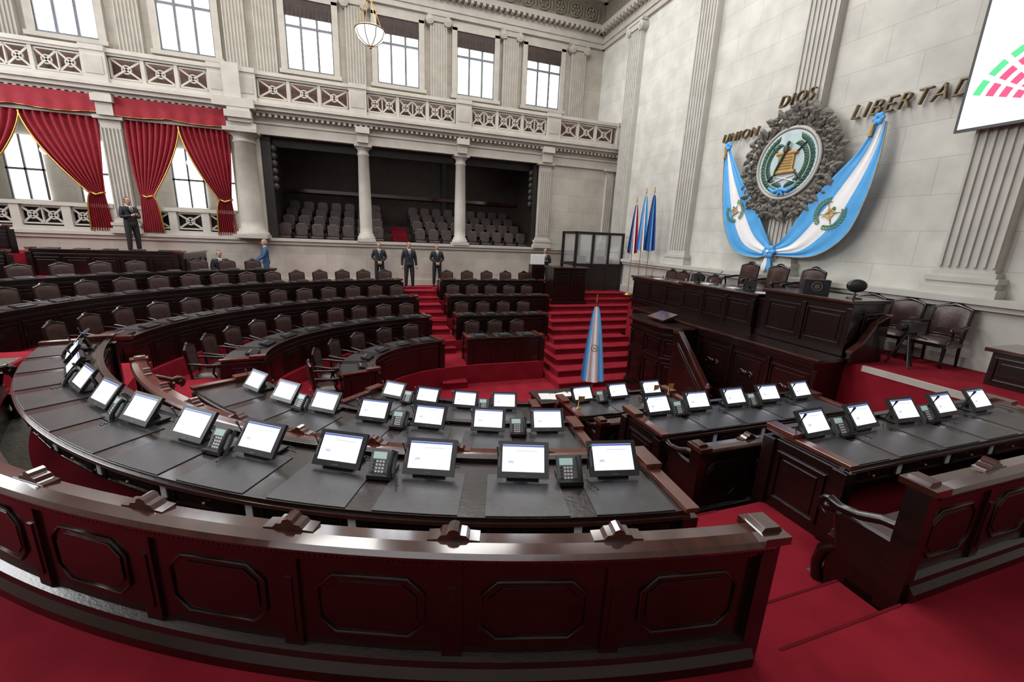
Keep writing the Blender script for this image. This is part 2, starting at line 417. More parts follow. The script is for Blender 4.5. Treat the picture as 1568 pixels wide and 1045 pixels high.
def window(n, x, blind):
    wm = MB(); z0, z1 = 9.95, 12.45; W = 1.75; y = YU
    wm.bb(x - W / 2, x + W / 2, y - .05, y - .02, z0, z1, SKYP)
    for sx in (-1, 1): wm.box((x + sx * (W / 2 + .08), y - .1, (z0 + z1) / 2), (.22, .2, z1 - z0 + .2), STP)
    wm.box((x, y - .1, z1 + .12), (W + .4, .2, .26), STP); wm.box((x, y - .14, z0 - .08), (W + .5, .28, .14), STP)
    for k in (-W / 2 + .03, -W / 6, W / 6, W / 2 - .03): wm.box((x + k, y - .1, (z0 + z1) / 2), (.085, .07, z1 - z0), WFR)
    for zz in (z0 + .04, z0 + 1.55, z1 - .04): wm.box((x, y - .1, zz), (W, .08, .09), WFR)
    if blind:
        wm.box((x, y - .12, z1 - .3), (W, .06, .62), BLIND)
        for k in range(12): wm.box((x - W / 2 + (k + .5) * W / 12, y - .16, z1 - .42), (.03, .03, .3), BLIND)
    wm.obj('window_%d' % n)
for i, (x, bl) in enumerate(((-9.35, 0), (-5.9, 0), (-1.8, 1), (1.58, 1), (4.9, 1), (8.15, 1))): window(i + 1, x, bl)

def lattice(mb, x0, x1, z0, z1, y, m, mod=.62):
    n = max(1, round((x1 - x0) / mod)); wd = (x1 - x0) / n; h = z1 - z0; zc = (z0 + z1) / 2
    mb.bb(x0, x1, y - .04, y + .04, z0 - .03, z0 + .02, m); mb.bb(x0, x1, y - .04, y + .04, z1 - .02, z1 + .03, m)
    for i in range(n):
        xc = x0 + (i + .5) * wd; ang = atan2(h, wd); L = sqrt(h * h + wd * wd)
        for sg in (-1, 1):
            mb.box((xc, y, zc), (L - .04, .06, .055), m, Matrix.Rotation(-sg * ang, 3, 'Y'))
        mb.tube([(xc + .12 * cos(a), y, zc + .12 * sin(a)) for a in [j * pi / 6 for j in range(12)]], .028, m, 6, closed=True)
        mb.bb(x0 + i * wd - .02, x0 + i * wd + .02, y - .04, y + .04, z0, z1, m)
    mb.bb(x1 - .02, x1 + .02, y - .04, y + .04, z0, z1, m)
b_ = MB(); yb = YF - .2
xs = [-12.1, -7.8, -4.1, -.1, 3.9, 7.85, 11.13]
b_.bb(-14.99, XR - .02, yb - .12, yb + .14, 8.12, 8.26, STPR); b_.bb(-14.99, XR - .02, yb - .13, yb + .15, 9.0, 9.12, STPR); b_.bb(-14.99, XR - .02, yb - .09, yb + .11, 8.93, 9.0, STPR)
for i, x in enumerate(xs):
    ww = .62 if x != -4.1 else 1.4
    if x > 11: ww = .28
    b_.bb(x - ww / 2, x + ww / 2, yb - .17, yb + .17, 8.12, 9.0, STPR); b_.bb(x - ww / 2, x + ww / 2, yb - .2, yb + .2, 9.0, 9.15, STPR)
    b_.bb(x - ww / 2 + .08, x + ww / 2 - .08, yb - .185, yb - .16, 8.35, 8.85, STP)
    if x == -4.1:
        b_.bb(x - .62, x + .62, yb - .36, yb + .1, 7.85, 8.14, STPR); b_.bb(x - .25, x + .25, yb - .3, yb, 8.14, 9.2, STPR)
for a, c in zip(xs, xs[1:]):
    wa = .31 if a != -4.1 else .7; wc = .31 if c != -4.1 else .7
    x0 = a + wa; x1 = c - wc; L = x1 - x0; seg = L / 3
    for k in range(3):
        lattice(b_, x0 + k * seg + .05, x0 + (k + 1) * seg - .05, 8.32, 8.88, yb, STPR, .6)
        if k: b_.bb(x0 + k * seg - .05, x0 + k * seg + .05, yb - .07, yb + .07, 8.26, 8.95, STPR)
b_.bb(-14.99, XR - .01, yb + .3, yb + .36, 8.12, 9.0, PINK)
b_.obj('balcony_balustrade')
def column(mb, x, y, z0, z1, r, m):
    H = z1 - z0
    mb.box((x, y, z0 + .06), (r * 2.9, r * 2.9, .12), m)
    mb.lathe((x, y, z0), [(r * 1.4, .12), (r * 1.42, .2), (r * 1.2, .24), (r * 1.22, .3), (r * 1.02, .34), (r, .6), (r * .99, H * .4), (r * .84, H - .42), (r * .95, H - .4), (r * .95, H - .36), (r * .85, H - .34), (r * .86, H - .22), (r * 1.25, H - .12)], m, 24)
    mb.box((x, y, z1 - .06), (r * 2.7, r * 2.7, .12), m)
for x in (.02, 3.9):
    c = MB(); column(c, x, YF + .2, 3.5, 7.2, .24, STPR); c.bb(x - .2, x + .2, YF - .24, YF, 7.2, 7.75, STPR)
    c.box((x, YF - .28, 7.62), (.5, .16, .22), STPR); c.obj('gallery_column')
c = MB(); column(c, -3.98, YF - .08, 3.5, 7.2, .38, STP)
c.bb(-4.4, -3.5, YF - .42, YF, 7.2, 7.4, STPR); c.bb(-4.3, -3.62, YF - .55, YF, 7.4, 7.84, STPR); c.box((-3.98, YF - .56, 7.62), (.8, .16, .22), STPR); c.obj('gallery_column')
for x in (-7.78, 7.7):
    c = MB(); c.M = frameM(x, YF + .1, 0, 0, -1); pilaster_flat(c, .55, 3.5, 7.2, .15, STPR, 5); c.M = Matrix.Identity(4)
    c.bb(x - .22, x + .22, YF - .26, YF, 7.2, 7.85, STPR); c.box((x, YF - .28, 7.68), (.55, .18, .22), STPR); c.obj('gallery_pilaster')
c = MB(); c.M = frameM(10.95, YF + .02, 0, 0, -1); pilaster_flat(c, .36, 3.5, 7.2, .12, STPR, 3); c.obj('gallery_pilaster')

# ------------------------------------------------------------------ galleries
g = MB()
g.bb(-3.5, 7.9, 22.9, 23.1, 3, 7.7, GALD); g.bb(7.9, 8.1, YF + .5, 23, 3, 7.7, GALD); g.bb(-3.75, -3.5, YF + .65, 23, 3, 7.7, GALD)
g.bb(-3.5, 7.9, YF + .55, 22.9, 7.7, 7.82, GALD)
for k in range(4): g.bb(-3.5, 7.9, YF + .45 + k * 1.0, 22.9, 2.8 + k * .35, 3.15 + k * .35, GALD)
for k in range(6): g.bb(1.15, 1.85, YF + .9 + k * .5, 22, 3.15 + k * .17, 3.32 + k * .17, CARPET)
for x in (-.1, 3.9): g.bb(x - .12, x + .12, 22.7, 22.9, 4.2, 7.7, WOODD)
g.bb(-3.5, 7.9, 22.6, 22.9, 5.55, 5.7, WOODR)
g.obj('gallery_room')  # whole dark gallery room: walls, ceiling, stepped floor and stair
g = MB()
for x0, x1 in ((-3.5, -3.2), (7.2, 7.4)): g.bb(x0, x1, YF + .15, YF + .45, 3.53, 7.12, WOODD)
g.bb(-3.2, 7.2, YF + .46, YF + .5, 6.85, 7.18, WOODD)
for x, sg in ((-3.2, 1), (7.2, -1)):
    for k in range(6): g.sph((x + sg * .05, YF + .25, 5.4 + k * .27), (.14, .08, .16), WOODD, 8, 6)
g.obj('gallery_surround')  # carved dark wood surround of the gallery opening
GS = mat('gallery_seat_leather', (.10, .075, .072), (.07, .052, .050), rough=.28, scale=6)
seats = MB()
for row in range(4):
    yy = YF + 1.0 + row * 1.0; zz = 3.15 + row * .35
    x = -3.1
    while x < 7.2:
        if not (.75 < x < 2.2):
            seats.box((x, yy, zz + .42), (.46, .44, .09), GS)
            seats.prism([(x - .22, zz + .48), (x + .22, zz + .48), (x + .23, zz + .88), (x + .14, zz + .97), (x - .14, zz + .97), (x - .23, zz + .88)], yy + .19, yy + .26, GS)
            for sx in (-1, 1):
                seats.box((x + sx * .26, yy, zz + .3), (.05, .42, .6), WOODD)
        x += .6
seats.obj('gallery_seating', bevel=.02)
g = MB()
g.bb(-14.9, -3.85, 23.0, 23.3, 2.5, 7.7, STF); g.bb(-14.9, -3.85, YF + .45, 23, 3.0, 3.2, STP); g.bb(-14.9, -3.85, YF + .55, 23, 7.7, 7.83, PLAST)
g.bb(-3.95, -3.85, YF + .65, 23, 3.2, 7.7, STP)
for x in (-12.6, -10.4, -7.2, -5.4):
    g.bb(x - .55, x + .55, 22.9, 23.0, 4.6, 7.0, CORR)
    for k in (-.55, 0, .55): g.bb(x + k - .03, x + k + .03, 22.84, 22.9, 4.6, 7.0, WFR)
    g.bb(x - .6, x + .6, 22.84, 22.9, 5.7, 5.78, WFR)
g.obj('corridor_room')  # whole corridor behind the loggia: walls, floor, ceiling and windows
for x in (-10.3, -6.0):
    c = MB(); c.tube([(x, 20.5, 7.7), (x, 20.5, 6.5)], .02, GOLD)
    for k in range(8):
        a = k * pi / 4; c.tube([(x, 20.5, 6.3), (x + .35 * cos(a), 20.5 + .35 * sin(a), 6.1)], .02, GOLD, 6); c.sph((x + .35 * cos(a), 20.5 + .35 * sin(a), 6.2), .12, LAMP, 10, 8)
    c.obj('corridor_chandelier')
lb = MB()
for x0, x1 in ((-12.0, -8.1), (-7.45, -4.5)):
    lb.bb(x0, x1, YF - .02, YF + .22, 3.52, 3.66, STPR); lb.bb(x0, x1, YF - .03, YF + .23, 4.32, 4.44, STPR)
    n = 3; sg = (x1 - x0) / n
    for k in range(n):
        lattice(lb, x0 + k * sg + .12, x0 + (k + 1) * sg - .12, 3.74, 4.26, YF + .1, STPR, .7)
    for k in range(n + 1): lb.bb(x0 + k * sg - .12, x0 + k * sg + .12, YF, YF + .2, 3.6, 4.35, STPR)
lb.bb(-12, -4.5, YF + .26, YF + .3, 3.6, 4.3, WOODD)
lb.obj('loggia_balustrade')
def curtain(x0, x1, side, name='red_curtain'):
    mb = MB(); P = []; R = 30; C = 84; ztop, ztie, zbot = 7.2, 4.75, 3.56
    xe = x0 if side < 0 else x1
    for i in range(R + 1):
        z = ztop + (zbot - ztop) * i / R
        if z > ztie:
            k = (ztop - z) / (ztop - ztie); q = k ** 1.6; wd = (x1 - x0) * (1 - q) + .36 * q; shift = .16 * k ** 2
        else:
            k = (ztie - z) / (ztie - zbot); wd = .36 + .26 * sqrt(k); shift = .16 - .1 * k
        row = []
        for j in range(C + 1):
            s = j / C; xx = (xe + shift + s * wd) if side < 0 else (xe - shift - s * wd)
            row.append((xx, YF + .0 - .06 * sin(s * 2 * pi * 9 + i * .05) - .05 * sin(pi * min(1, i / R)), z))
        P.append(row)
    mb.grid(P, CURT)
    xt = xe + (.35 if side < 0 else -.35)
    mb.tube([(xt - .22, YF - .04, ztie + .08), (xt, YF - .14, ztie - .02), (xt + .22, YF - .04, ztie + .08)], .022, GOLD, 8)
    mb.tube([(P[i][C][0], P[i][C][1] - .01, P[i][C][2]) for i in range(R + 1)], .012, GOLD, 5)
    o = mb.obj(name, norm=False); md = o.modifiers.new('solid', 'SOLIDIFY'); md.thickness = .015; return o
for a, c in ((-12.0, -8.1), (-7.42, -4.42)):
    mid = (a + c) / 2; curtain(a, mid + .02, -1); curtain(mid - .02, c, 1)
v = MB(); P = []
for i in range(8):
    row = []
    for j in range(241):
        x = -14.9 + (j / 240) * (14.9 - 4.45); k = i / 7; sw = .07 * abs(sin((x + 12) * pi / 1.95))
        row.append((x, YF - .21 - .02 * sin(x * 14) * k, 7.78 - k * (.5 + sw)))
    P.append(row)
v.grid(P, CURT)
for j in range(0, 240): v.tube([P[-1][j], P[-1][j + 1]], .012, GOLD, 4)
v.obj('curtain_valance', norm=False)

# ------------------------------------------------------------------ furniture generators
def desk_row(name, path, zf, zin, seats=None, mats=True, labels=True):
    mb = MB(); L = plen(path)
    mb.rect(path, -.37, .35, .705, .75, WOOD, zf)
    mb.rect(path, -.39, -.32, .75, .785, WOOD, zf)
    mb.rect(path, -.35, -.30, zin - zf, .71, WOOD, zf)
    mb.rect(path, -.39, -.29, zin - zf, zin - zf + .14, WOOD, zf)
    mb.rect(path, -.375, -.29, .60, .66, WOOD, zf)
    mb.rect(path, .27, .315, .53, .705, WOOD, zf)
    mb.rect(path, .31, .365, .69, .72, WOODR, zf)
    H = zf + .6 - zin
    n = max(1, round(L / .72)); p = L / n
    for i in range(n):
        x, y, nx, ny = at(path, (i + .5) * p)
        mb.M = frameM(x - nx * .35, y - ny * .35, zin, -nx, -ny)
        rectframe(mb, p * .86, H - .24, WOOD, .035, .022, zc=.14 + (H - .14) / 2)
        mb.M = Matrix.Identity(4)
        x, y, nx, ny = at(path, i * p + .02)
        if labels:
            if 0 < i:
                mb.M = frameM(x + nx * .318, y + ny * .318, zf + .61, nx, ny); mb.box((0, 0, 0), (.055, .008, .10), WHITE)
            x, y, nx, ny = at(path, (i + .5) * p); mb.M = frameM(x + nx * .315, y + ny * .315, zf + .61, nx, ny)
            rectframe(mb, p * .8, .12, WOOD, .012, .01); mb.sph((0, .02, 0), .013, GOLD, 8, 6)
            mb.M = Matrix.Identity(4)
    for s in (0, L):
        x, y, nx, ny = at(path, s)
        mb.M = frameM(x, y, 0, nx, ny)
        mb.bb(-.035, .035, -.37, .34, zin, zf + .70, WOOD)
        mb.bb(-.05, .05, -.41, .38, zf + .75, zf + .785, WOODB)
        mb.bb(-.065, .065, -.41, -.12, zf + .785, zf + .825, WOODB)
        mb.bb(-.06, .06, .25, .37, zf, zf + .70, WOOD); mb.bb(-.07, .07, -.41, -.29, zin, zf + .70, WOOD)
        for sx in (-1, 1):
            mb.M = frameM(x, y, 0, nx, ny) @ Matrix.Translation((sx * .035, -.02, zf + .35)) @ Matrix.Rotation(-sx * pi / 2, 4, 'Z')
            rectframe(mb, .46, .5, WOOD, .03, .02)
        mb.M = Matrix.Identity(4)
    if mats and seats:
        for s in seats:
            sp = subpath(path, max(.06, s - .265), min(L - .06, s + .265), 4)
            mb.rect(sp, -.15, .34, .75, .757, MATM, zf)
    return mb.obj(name, bevel=.006)

def scroll_arm(mb, m, L=.5, z=.62):
    mb.tube([(0, 0, z + .1), (0, -.12, z + .08), (0, -.25, z + .02), (0, -L + .08, z), (0, -L, z + .02)], [.035, .036, .035, .034, .04], m, 8)
    sp = []
    for i in range(16):
        a = -pi / 2 + i * .62; r = .075 * (1 - i / 18); sp.append((0, -L - r * cos(a) * .8, z - .035 + r * sin(a)))
    mb.tube(sp, .026, m, 7)
    mb.sph((0, -L, z - .04), (.04, .035, .035), m, 8, 6)
    mb.box((0, -L * .42, z * .48), (.05, L * .7, z * .96), m)
    mb.tube([(0, -L + .08, z - .05), (0, -L + .14, z * .55), (0, -L + .04, z * .4), (0, -L + .02, z * .2), (0, -L + .05, 0)], [.035, .03, .045, .04, .045], m, 8)
def bench(name, path, zf, H, face_pitch=.72, bead=True, zout=None, ends=(1, 1), seatd=.42, top=None, capw=1.0):
    top = top or WOODR
    mb = MB(); L = plen(path); zo = 0 if zout is None else zout - zf
    mb.rect(path, 0, .06, min(0, zo), H - .05, WOOD, zf)
    mb.sweep(path, [(-.05 * capw, H - .045), (.12, H - .045), (.13, H - .02), (.11, H), (.05, H + .01), (-.03 * capw, H)], top, zf)
    mb.rect(path, .04, .085, H - .11, H - .045, WOOD, zf)
    mb.sweep(path, [(.05, zo), (.14, zo), (.14, zo + .06), (.11, zo + .10), (.10, zo + .13), (.05, zo + .15)], WOOD, zf)
    mb.rect(path, -seatd, 0, .36, .40, WOOD, zf); mb.rect(path, -seatd + .02, -.02, .40, .46, LEATH, zf)
    mb.rect(path, -seatd + .03, -seatd + .07, 0, .36, WOOD, zf)
    if bead:
        n = int(L / .026)
        for i in range(n):
            x, y, nx, ny = at(path, (i + .5) * L / n); mb.M = frameM(x + nx * .112, y + ny * .112, zf + H - .045, nx, ny)
            mb.box((0, 0, 0), (.016, .024, .024), WOOD, Matrix.Rotation(.5, 3, 'Y'))
        mb.M = Matrix.Identity(4)
    n = max(1, round(L / face_pitch)); p = L / n; Hp = H - zo
    for i in range(n):
        x, y, nx, ny = at(path, (i + .5) * p); mb.M = frameM(x + nx * .06, y + ny * .06, zf + zo + .15 + (Hp - .26) / 2, nx, ny)
        octframe(mb, p * .66, Hp - .44, WOOD)
        x, y, nx, ny = at(path, i * p + .001); mb.M = frameM(x + nx * .06, y + ny * .06, zf + zo, nx, ny)
        mb.box((0, .008, Hp / 2), (.10, .02, Hp - .12), WOOD)
        mb.box((0, .02, Hp * .5), (.04, .01, Hp - .45), WOOD)
        if i > 0:
            mb.M = frameM(x, y, zf + H, nx, ny)
            mb.prism([(-.125, -.01), (.125, -.01), (.125, .016), (.075, .02), (.06, .04), (.032, .044), (.022, .064), (0, .072), (-.022, .064), (-.032, .044), (-.06, .04), (-.075, .02), (-.125, .016)], -.03, .045, top)
    for e, s in ((0, 0), (1, L)):
        if not ends[e]: continue
        x, y, nx, ny = at(path, s); mb.M = frameM(x, y, zf, nx, ny)
        mb.bb(-.05, .05, -.03, .10, min(0, zo), H - .02, WOOD); mb.bb(-.075, .075, -.07, .13, H - .02, H + .025, top)
        mb.prism([(-.065, H + .02), (.065, H + .02), (.045, H + .05), (-.045, H + .05)], -.04, .08, top)
        scroll_arm(mb, WOOD if top is WOODR else top, seatd + .04, .66)
    mb.M = Matrix.Identity(4)
    return mb.obj(name, bevel=.005)

def chair_mesh(sc=1.0):
    mb = MB(); mb.M = Matrix.Scale(sc, 4)
    for sx in (-1, 1):
        mb.lathe((sx * .23, -.2, 0), [(.022, 0), (.03, .05), (.02, .1), (.03, .3), (.03, .38)], WOOD, 8)
        mb.tube([(sx * .23, .25, 0), (sx * .23, .22, .2), (sx * .23, .2, .42), (sx * .24, .25, .95)], [.02, .024, .026, .022], WOOD, 6)
        mb.tube([(sx * .27, .22, .70), (sx * .29, .1, .69), (sx * .29, -.1, .66), (sx * .28, -.22, .66), (sx * .28, -.27, .64), (sx * .28, -.26, .60)], [.02, .026, .028, .03, .028, .02], WOOD, 8)
        mb.tube([(sx * .25, -.2, .4), (sx * .28, -.16, .5), (sx * .28, -.2, .65)], .02, WOOD, 6)
    mb.bb(-.26, .26, -.24, .22, .34, .40, WOOD)
    P = []
    for i in range(9):
        row = []
        for j in range(9):
            u = i / 8 * 2 - 1; v_ = j / 8 * 2 - 1
            row.append((u * .25, -.02 + v_ * .22, .40 + .085 * (1 - u ** 4) ** .5 * (1 - v_ ** 4) ** .5))
        P.append(row)
    mb.grid(P, LEATH)
    for sgn, mm, off in ((-1, LEATH, -.028), (1, LEATH, .03)):
        P = []
        for i in range(9):
            row = []
            for j in range(9):
                u = i / 8 * 2 - 1; t = j / 8; puff = (1 - u ** 4) ** .5 * (1 - (2 * t - 1) ** 4) ** .5
                zt = .52 + t * (.42 + .05 * (1 - u * u))
                row.append((u * .225, .215 + t * .05 + off + sgn * .02 * puff + .03 * (1 - u * u), zt))
            P.append(row)
        mb.grid(P, mm)
    for sx in (-1, 1): mb.tube([(sx * .235, .21, .5), (sx * .24, .26, .95)], .026, WOOD, 6)
    mb.tube([(-.24, .26, .95), (-.12, .285, .99), (0, .29, 1.02), (.12, .285, .99), (.24, .26, .95)], [.026, .028, .034, .028, .026], WOOD, 8)
    mb.tube([(-.24, .21, .51), (0, .24, .51), (.24, .21, .51)], .024, WOOD, 6)
    mb.prism([(-.12, .99), (-.07, 1.05), (0, 1.07), (.07, 1.05), (.12, .99)], .265, .30, WOOD)
    return mb.mesh('legislator_chair_mesh')
CH = chair_mesh(); CHB = chair_mesh(1.16)

def monitor_mesh():
    mb = MB(); R = Matrix.Rotation(radians(38), 3, 'X'); c = Vector((0, -.01, .135))
    def put(x, y, z, d, m): mb.box(c + R @ Vector((x, y, z)), d, m, R)
    put(0, 0, 0, (.38, .03, .265), BLACK); put(0, .016, .008, (.31, .004, .195), SCR)
    put(0, .0185, .097, (.31, .002, .014), SCRH); put(-.03, .0185, .062, (.16, .002, .006), SCRT); put(.09, .0185, -.02, (.04, .002, .02), SCRT)
    put(0, .017, -.118, (.05, .004, .006), GREYP)
    put(.176, .016, 0, (.010, .004, .12), GREYP)
    mb.box((0, -.05, .01), (.24, .20, .02), BLACK); mb.box((0, -.08, .07), (.10, .03, .13), BLACK, Matrix.Rotation(radians(-20), 3, 'X'))
    mb.tube([(.17, -.06, .02), (.185, -.03, .10), (.19, 0, .2), (.19, .02, .26)], [.006, .005, .005, .012], BLACK, 6)
    mb.tube([(-.05, -.12, .01), (-.12, -.16, .012), (-.2, -.14, .008)], .005, BLACK, 5)
    return mb.mesh('desk_monitor_mesh')
def phone_mesh():
    mb = MB()
    mb.prism([(-.09, 0), (.09, 0), (.09, .03), (-.09, .03)], -.09, .10, BLACK)
    R = Matrix.Rotation(radians(35), 3, 'X'); c = Vector((0, 0, .075))
    def put(x, y, z, d, m): mb.box(c + R @ Vector((x, y, z)), d, m, R)
    put(0, 0, 0, (.19, .03, .19), GREYP); put(.025, .017, .055, (.10, .006, .05), PHSC)
    for i in range(4):
        for j in range(4): put(-.01 + i * .024, .018, .012 - j * .024, (.016, .008, .014), WHITE if (i < 3) else BLACK)
    mb.tube([c + R @ Vector((-.07, .03, .09)), c + R @ Vector((-.07, .045, .05)), c + R @ Vector((-.07, .045, -.05)), c + R @ Vector((-.07, .03, -.09))], [.024, .017, .017, .024], BLACK, 8)
    pts = [Vector((-.10, .06, .02)) + Vector((-.02 - i * .003, i * .008, 0)) + Vector((.008 * cos(i * 1.6), 0, .008 * sin(i * 1.6))) for i in range(18)]
    mb.tube(pts, .004, BLACK, 4)
    return mb.mesh('desk_phone_mesh')
MON = monitor_mesh(); PH = phone_mesh()

def place_monitors(path, ss, zf, o=-.17):
    for i, s in enumerate(ss):
        x, y, nx, ny = at(path, s)
        inst(MON, 'desk_monitor', frameM(x + nx * o, y + ny * o, zf + .757, nx, ny) @ Matrix.Rotation(random.uniform(-.06, .06), 4, 'Z'))
    for i in range(0, len(ss) - 1, 2):
        s = (ss[i] + ss[i + 1]) / 2; x, y, nx, ny = at(path, s)
        inst(PH, 'desk_phone', frameM(x + nx * (o + .03), y + ny * (o + .03), zf + .758, nx, ny))
near = [(7.17, 3, 263.2, 194.5, 260.3, 5.6, 12), (5.66, 2, 263, 211, 259.2, 7.0, 7), (4.12, 1, 262, 222, 255, 8.6, 4)]
for r, k, ta, tb, t0, dt, n in near:
    path = ell(r, r, ta, tb, 64); zf = ZF[k]
    ss = [radians(ta - (t0 - i * dt)) * r for i in range(n)]
    desk_row('curved_legislator_desk', path, zf, ZF[k - 1], ss)
    place_monitors(path, ss, zf, -.12 if k == 3 else -.17)
wings = [(2.38, 3, 3.75, 7.35, [4.0 + .67 * i for i in range(5)]), (3.93, 2, 3.15, 6.3, [3.45 + .63 * i for i in range(5)]), (5.42, 1, 2.9, 4.95, [3.2 + .66 * i for i in range(3)])]
for y, k, x0, x1, xs_ in wings:
    path = line(x0, y, x1, y, 0, -1); ss = [x - x0 for x in xs_]
    desk_row('straight_legislator_desk', path, ZF[k], ZF[k - 1], ss); place_monitors(path, ss, ZF[k])
bench('curved_parapet_bench', ell(8.10, 8.10, 262.9, 201, 72), 1.45, 1.08, zout=1.75, face_pitch=.79, seatd=.40)
bench('curved_bench', ell(6.42, 6.42, 263.5, 202.5, 50), 1.05, 1.02, face_pitch=.79, seatd=.33, top=WOODB, capw=1.4)
bench('curved_bench', ell(4.98, 4.98, 262, 216, 40), .65, .92, face_pitch=.75, seatd=.38, top=WOODB)
bench('parapet_bench', line(3.25, 1.38, 8.4, 1.38, 0, -1), 1.45, 1.10, zout=1.75)
bench('bench', line(3.2, 3.12, 6.6, 3.12, 0, -1), 1.05, .86)
bench('bench', line(3.0, 4.68, 5.2, 4.68, 0, -1), .65, .86)

# ---- far groups
DA = [3.2, 5.3, 7.5, 9.6]; DB = [2.3, 3.9, 5.5, 7.1]; T0 = [193, 185, 180, 178]; XE = [1.78, 1.7, 1.5, 1.12]
CXO = 2.68
dv = MB()
def put_device(path, s, z):
    x, y, nx, ny = at(path, s); dv.M = frameM(x - nx * .12, y - ny * .12, z, nx, ny)
    dv.box((0, 0, .03), (.34, .2, .035), BLACK, Matrix.Rotation(.14, 3, 'X')); dv.box((.0, .05, .055), (.22, .03, .02), GREYP, Matrix.Rotation(.14, 3, 'X')); dv.box((0, 0, .008), (.2, .14, .016), BLACK)
for k in range(4):
    te = math.degrees(math.acos((XE[k] - CX) / DA[k]))
    path = ell(DA[k], DB[k], T0[k], te, 48); zin = ([PZ] + FZ)[k]
    n = int(plen(path) / .72); ss = [(i + .5) * plen(path) / n for i in range(n)]
    desk_row('curved_legislator_desk', path, FZ[k], zin, ss)
    for s in ss: put_device(path, s, FZ[k] + .757)
    op = offs(path, .66); L = plen(op); n = int(L / .74)
    for i in range(n):
        x, y, nx, ny = at(op, (i + .5) * L / n)
        inst(CH, 'legislator_chair', frameM(x, y, FZ[k], nx, ny) @ Matrix.Rotation(random.uniform(-.08, .08), 4, 'Z'))
    path = line(CXO, CY + DB[k], FEX[k] - .06, CY + DB[k], 0, 1)
    L = plen(path); n = int(L / .72); ss = [(i + .5) * L / n for i in range(n)]
    desk_row('straight_legislator_desk', path, FZ[k], zin, ss)
    for i in range(n):
        put_device(path, ss[i], FZ[k] + .757)
        x, y, nx, ny = at(offs(path, .66), ss[i])
        inst(CH, 'legislator_chair', frameM(x, y, FZ[k], nx, ny))
for (a, b2, t0, t1, zf, zin, xm) in ((11.7, 8.3, 178, 121, FZ[4], FZ[3], 0), (13.8, 11.7, 176, 139, FZ[5], FZ[4], -9.2), (15.9, 13.4, 174, 141, FZ[6], FZ[5], -9.6)):
    path = [p for p in ell(a, b2, t0, t1, 60) if p[1] < 17.1 and -14 < p[0] < xm]
    if len(path) < 3: continue
    L = plen(path); n = int(L / .76); ss = [(i + .5) * L / n for i in range(n)]
    desk_row('curved_legislator_desk', path, zf, zin, ss)
    for s in ss: put_device(path, s, zf + .757)
    op = offs(path, .64); L = plen(op); n = int(L / .76)
    for i in range(n):
        x, y, nx, ny = at(op, (i + .5) * L / n)
        if y < 17.9 and x > -14.3 and not (y > 15.7 and x < -5.2 and zf < 2): inst(CH, 'legislator_chair', frameM(x, y, zf, nx, ny))
path = line(-9.3, 16.62, -5.75, 16.62, 0, 1); desk_row('straight_legislator_desk', path, FZ[5], FZ[4], [.4 + .75 * i for i in range(5)])
for i in range(5): put_device(path, .4 + .7 * i, FZ[5] + .757)
dv.obj('folded_desk_monitors')

# ------------------------------------------------------------------ dais
d = MB(); d.bb(8.8, XR - .39, -3.98, 12.7, PZ, 1.85, CARPET); d.bb(8.78, 8.84, -3.98, 5.0, 1.76, 1.87, STPR); d.obj('dais_platform')
def facepanels(mb, x, y0, y1, z0, z1, n, m=WOOD):
    p = (y1 - y0) / n
    for i in range(n):
        mb.M = frameM(x, y0 + (i + .5) * p, (z0 + z1) / 2, -1, 0); rectframe(mb, p * .86, (z1 - z0) * .82, m, .04, .025)
        mb.M = frameM(x, y0 + i * p, (z0 + z1) / 2, -1, 0); mb.box((0, .02, 0), (.1, .04, z1 - z0), m)
    mb.M = Matrix.Identity(4)
d = MB()
y0, y1 = 5.6, 12.5
d.bb(8.78, 8.9, y0, y1, 1.7, 2.76, WOOD); d.bb(8.70, 9.5, y0 - .05, y1 + .05, 2.76, 2.83, WOOD); d.bb(8.72, 8.86, y0, y1, 2.66, 2.76, WOOD); d.bb(8.72, 8.86, y0, y1, 1.95, 2.08, WOOD)
d.bb(8.68, 8.72, y0 - .05, y1 + .05, 2.77, 2.82, WOODR)
facepanels(d, 8.78, y0, y1, 2.1, 2.66, 8)
d.bb(8.78, 9.5, y0, y0 + .08, 1.85, 2.76, WOOD); d.bb(8.78, 9.5, y1 - .08, y1, 1.85, 2.76, WOOD)
d.bb(8.62, 9.5, 7.4, 9.9, 1.7, 2.84, WOOD); d.bb(8.55, 9.52, 7.3, 10.0, 2.84, 2.90, WOOD); facepanels(d, 8.62, 7.45, 9.85, 2.1, 2.76, 3)
d.bb(8.53, 8.56, 7.3, 10.0, 2.85, 2.89, WOODR)
d.obj('presidential_bench', bevel=.008)
d = MB()
d.bb(8.0, 8.77, 5.3, 11.2, PZ, 1.88, WOOD); d.bb(7.92, 8.77, 5.22, 11.28, 1.88, 1.95, WOOD); d.bb(7.94, 8.0, 5.3, 11.2, 1.74, 1.86, WOOD); d.bb(7.94, 8.0, 5.3, 11.2, .3, .55, WOOD); d.bb(7.90, 7.93, 5.22, 11.28, 1.89, 1.94, WOODR)
facepanels(d, 8.0, 5.3, 11.2, .6, 1.72, 6)
for k in range(6):
    yc = 5.3 + (k + .5) * (5.9 / 6)
    d.M = frameM(7.975, yc, 1.2, -1, 0)
    for sg in (-1, 1):
        d.tube([(sg * .03, 0, 0), (sg * .12, .01, .05), (sg * .2, .01, 0), (sg * .17, .01, -.05), (sg * .12, .01, -.02)], [.02, .018, .015, .012, .01], WOODR, 6)
    d.sph((0, .01, 0), (.045, .02, .05), WOODR, 8, 6)
d.M = Matrix.Identity(4)
d.obj('secretary_bench', bevel=.008)
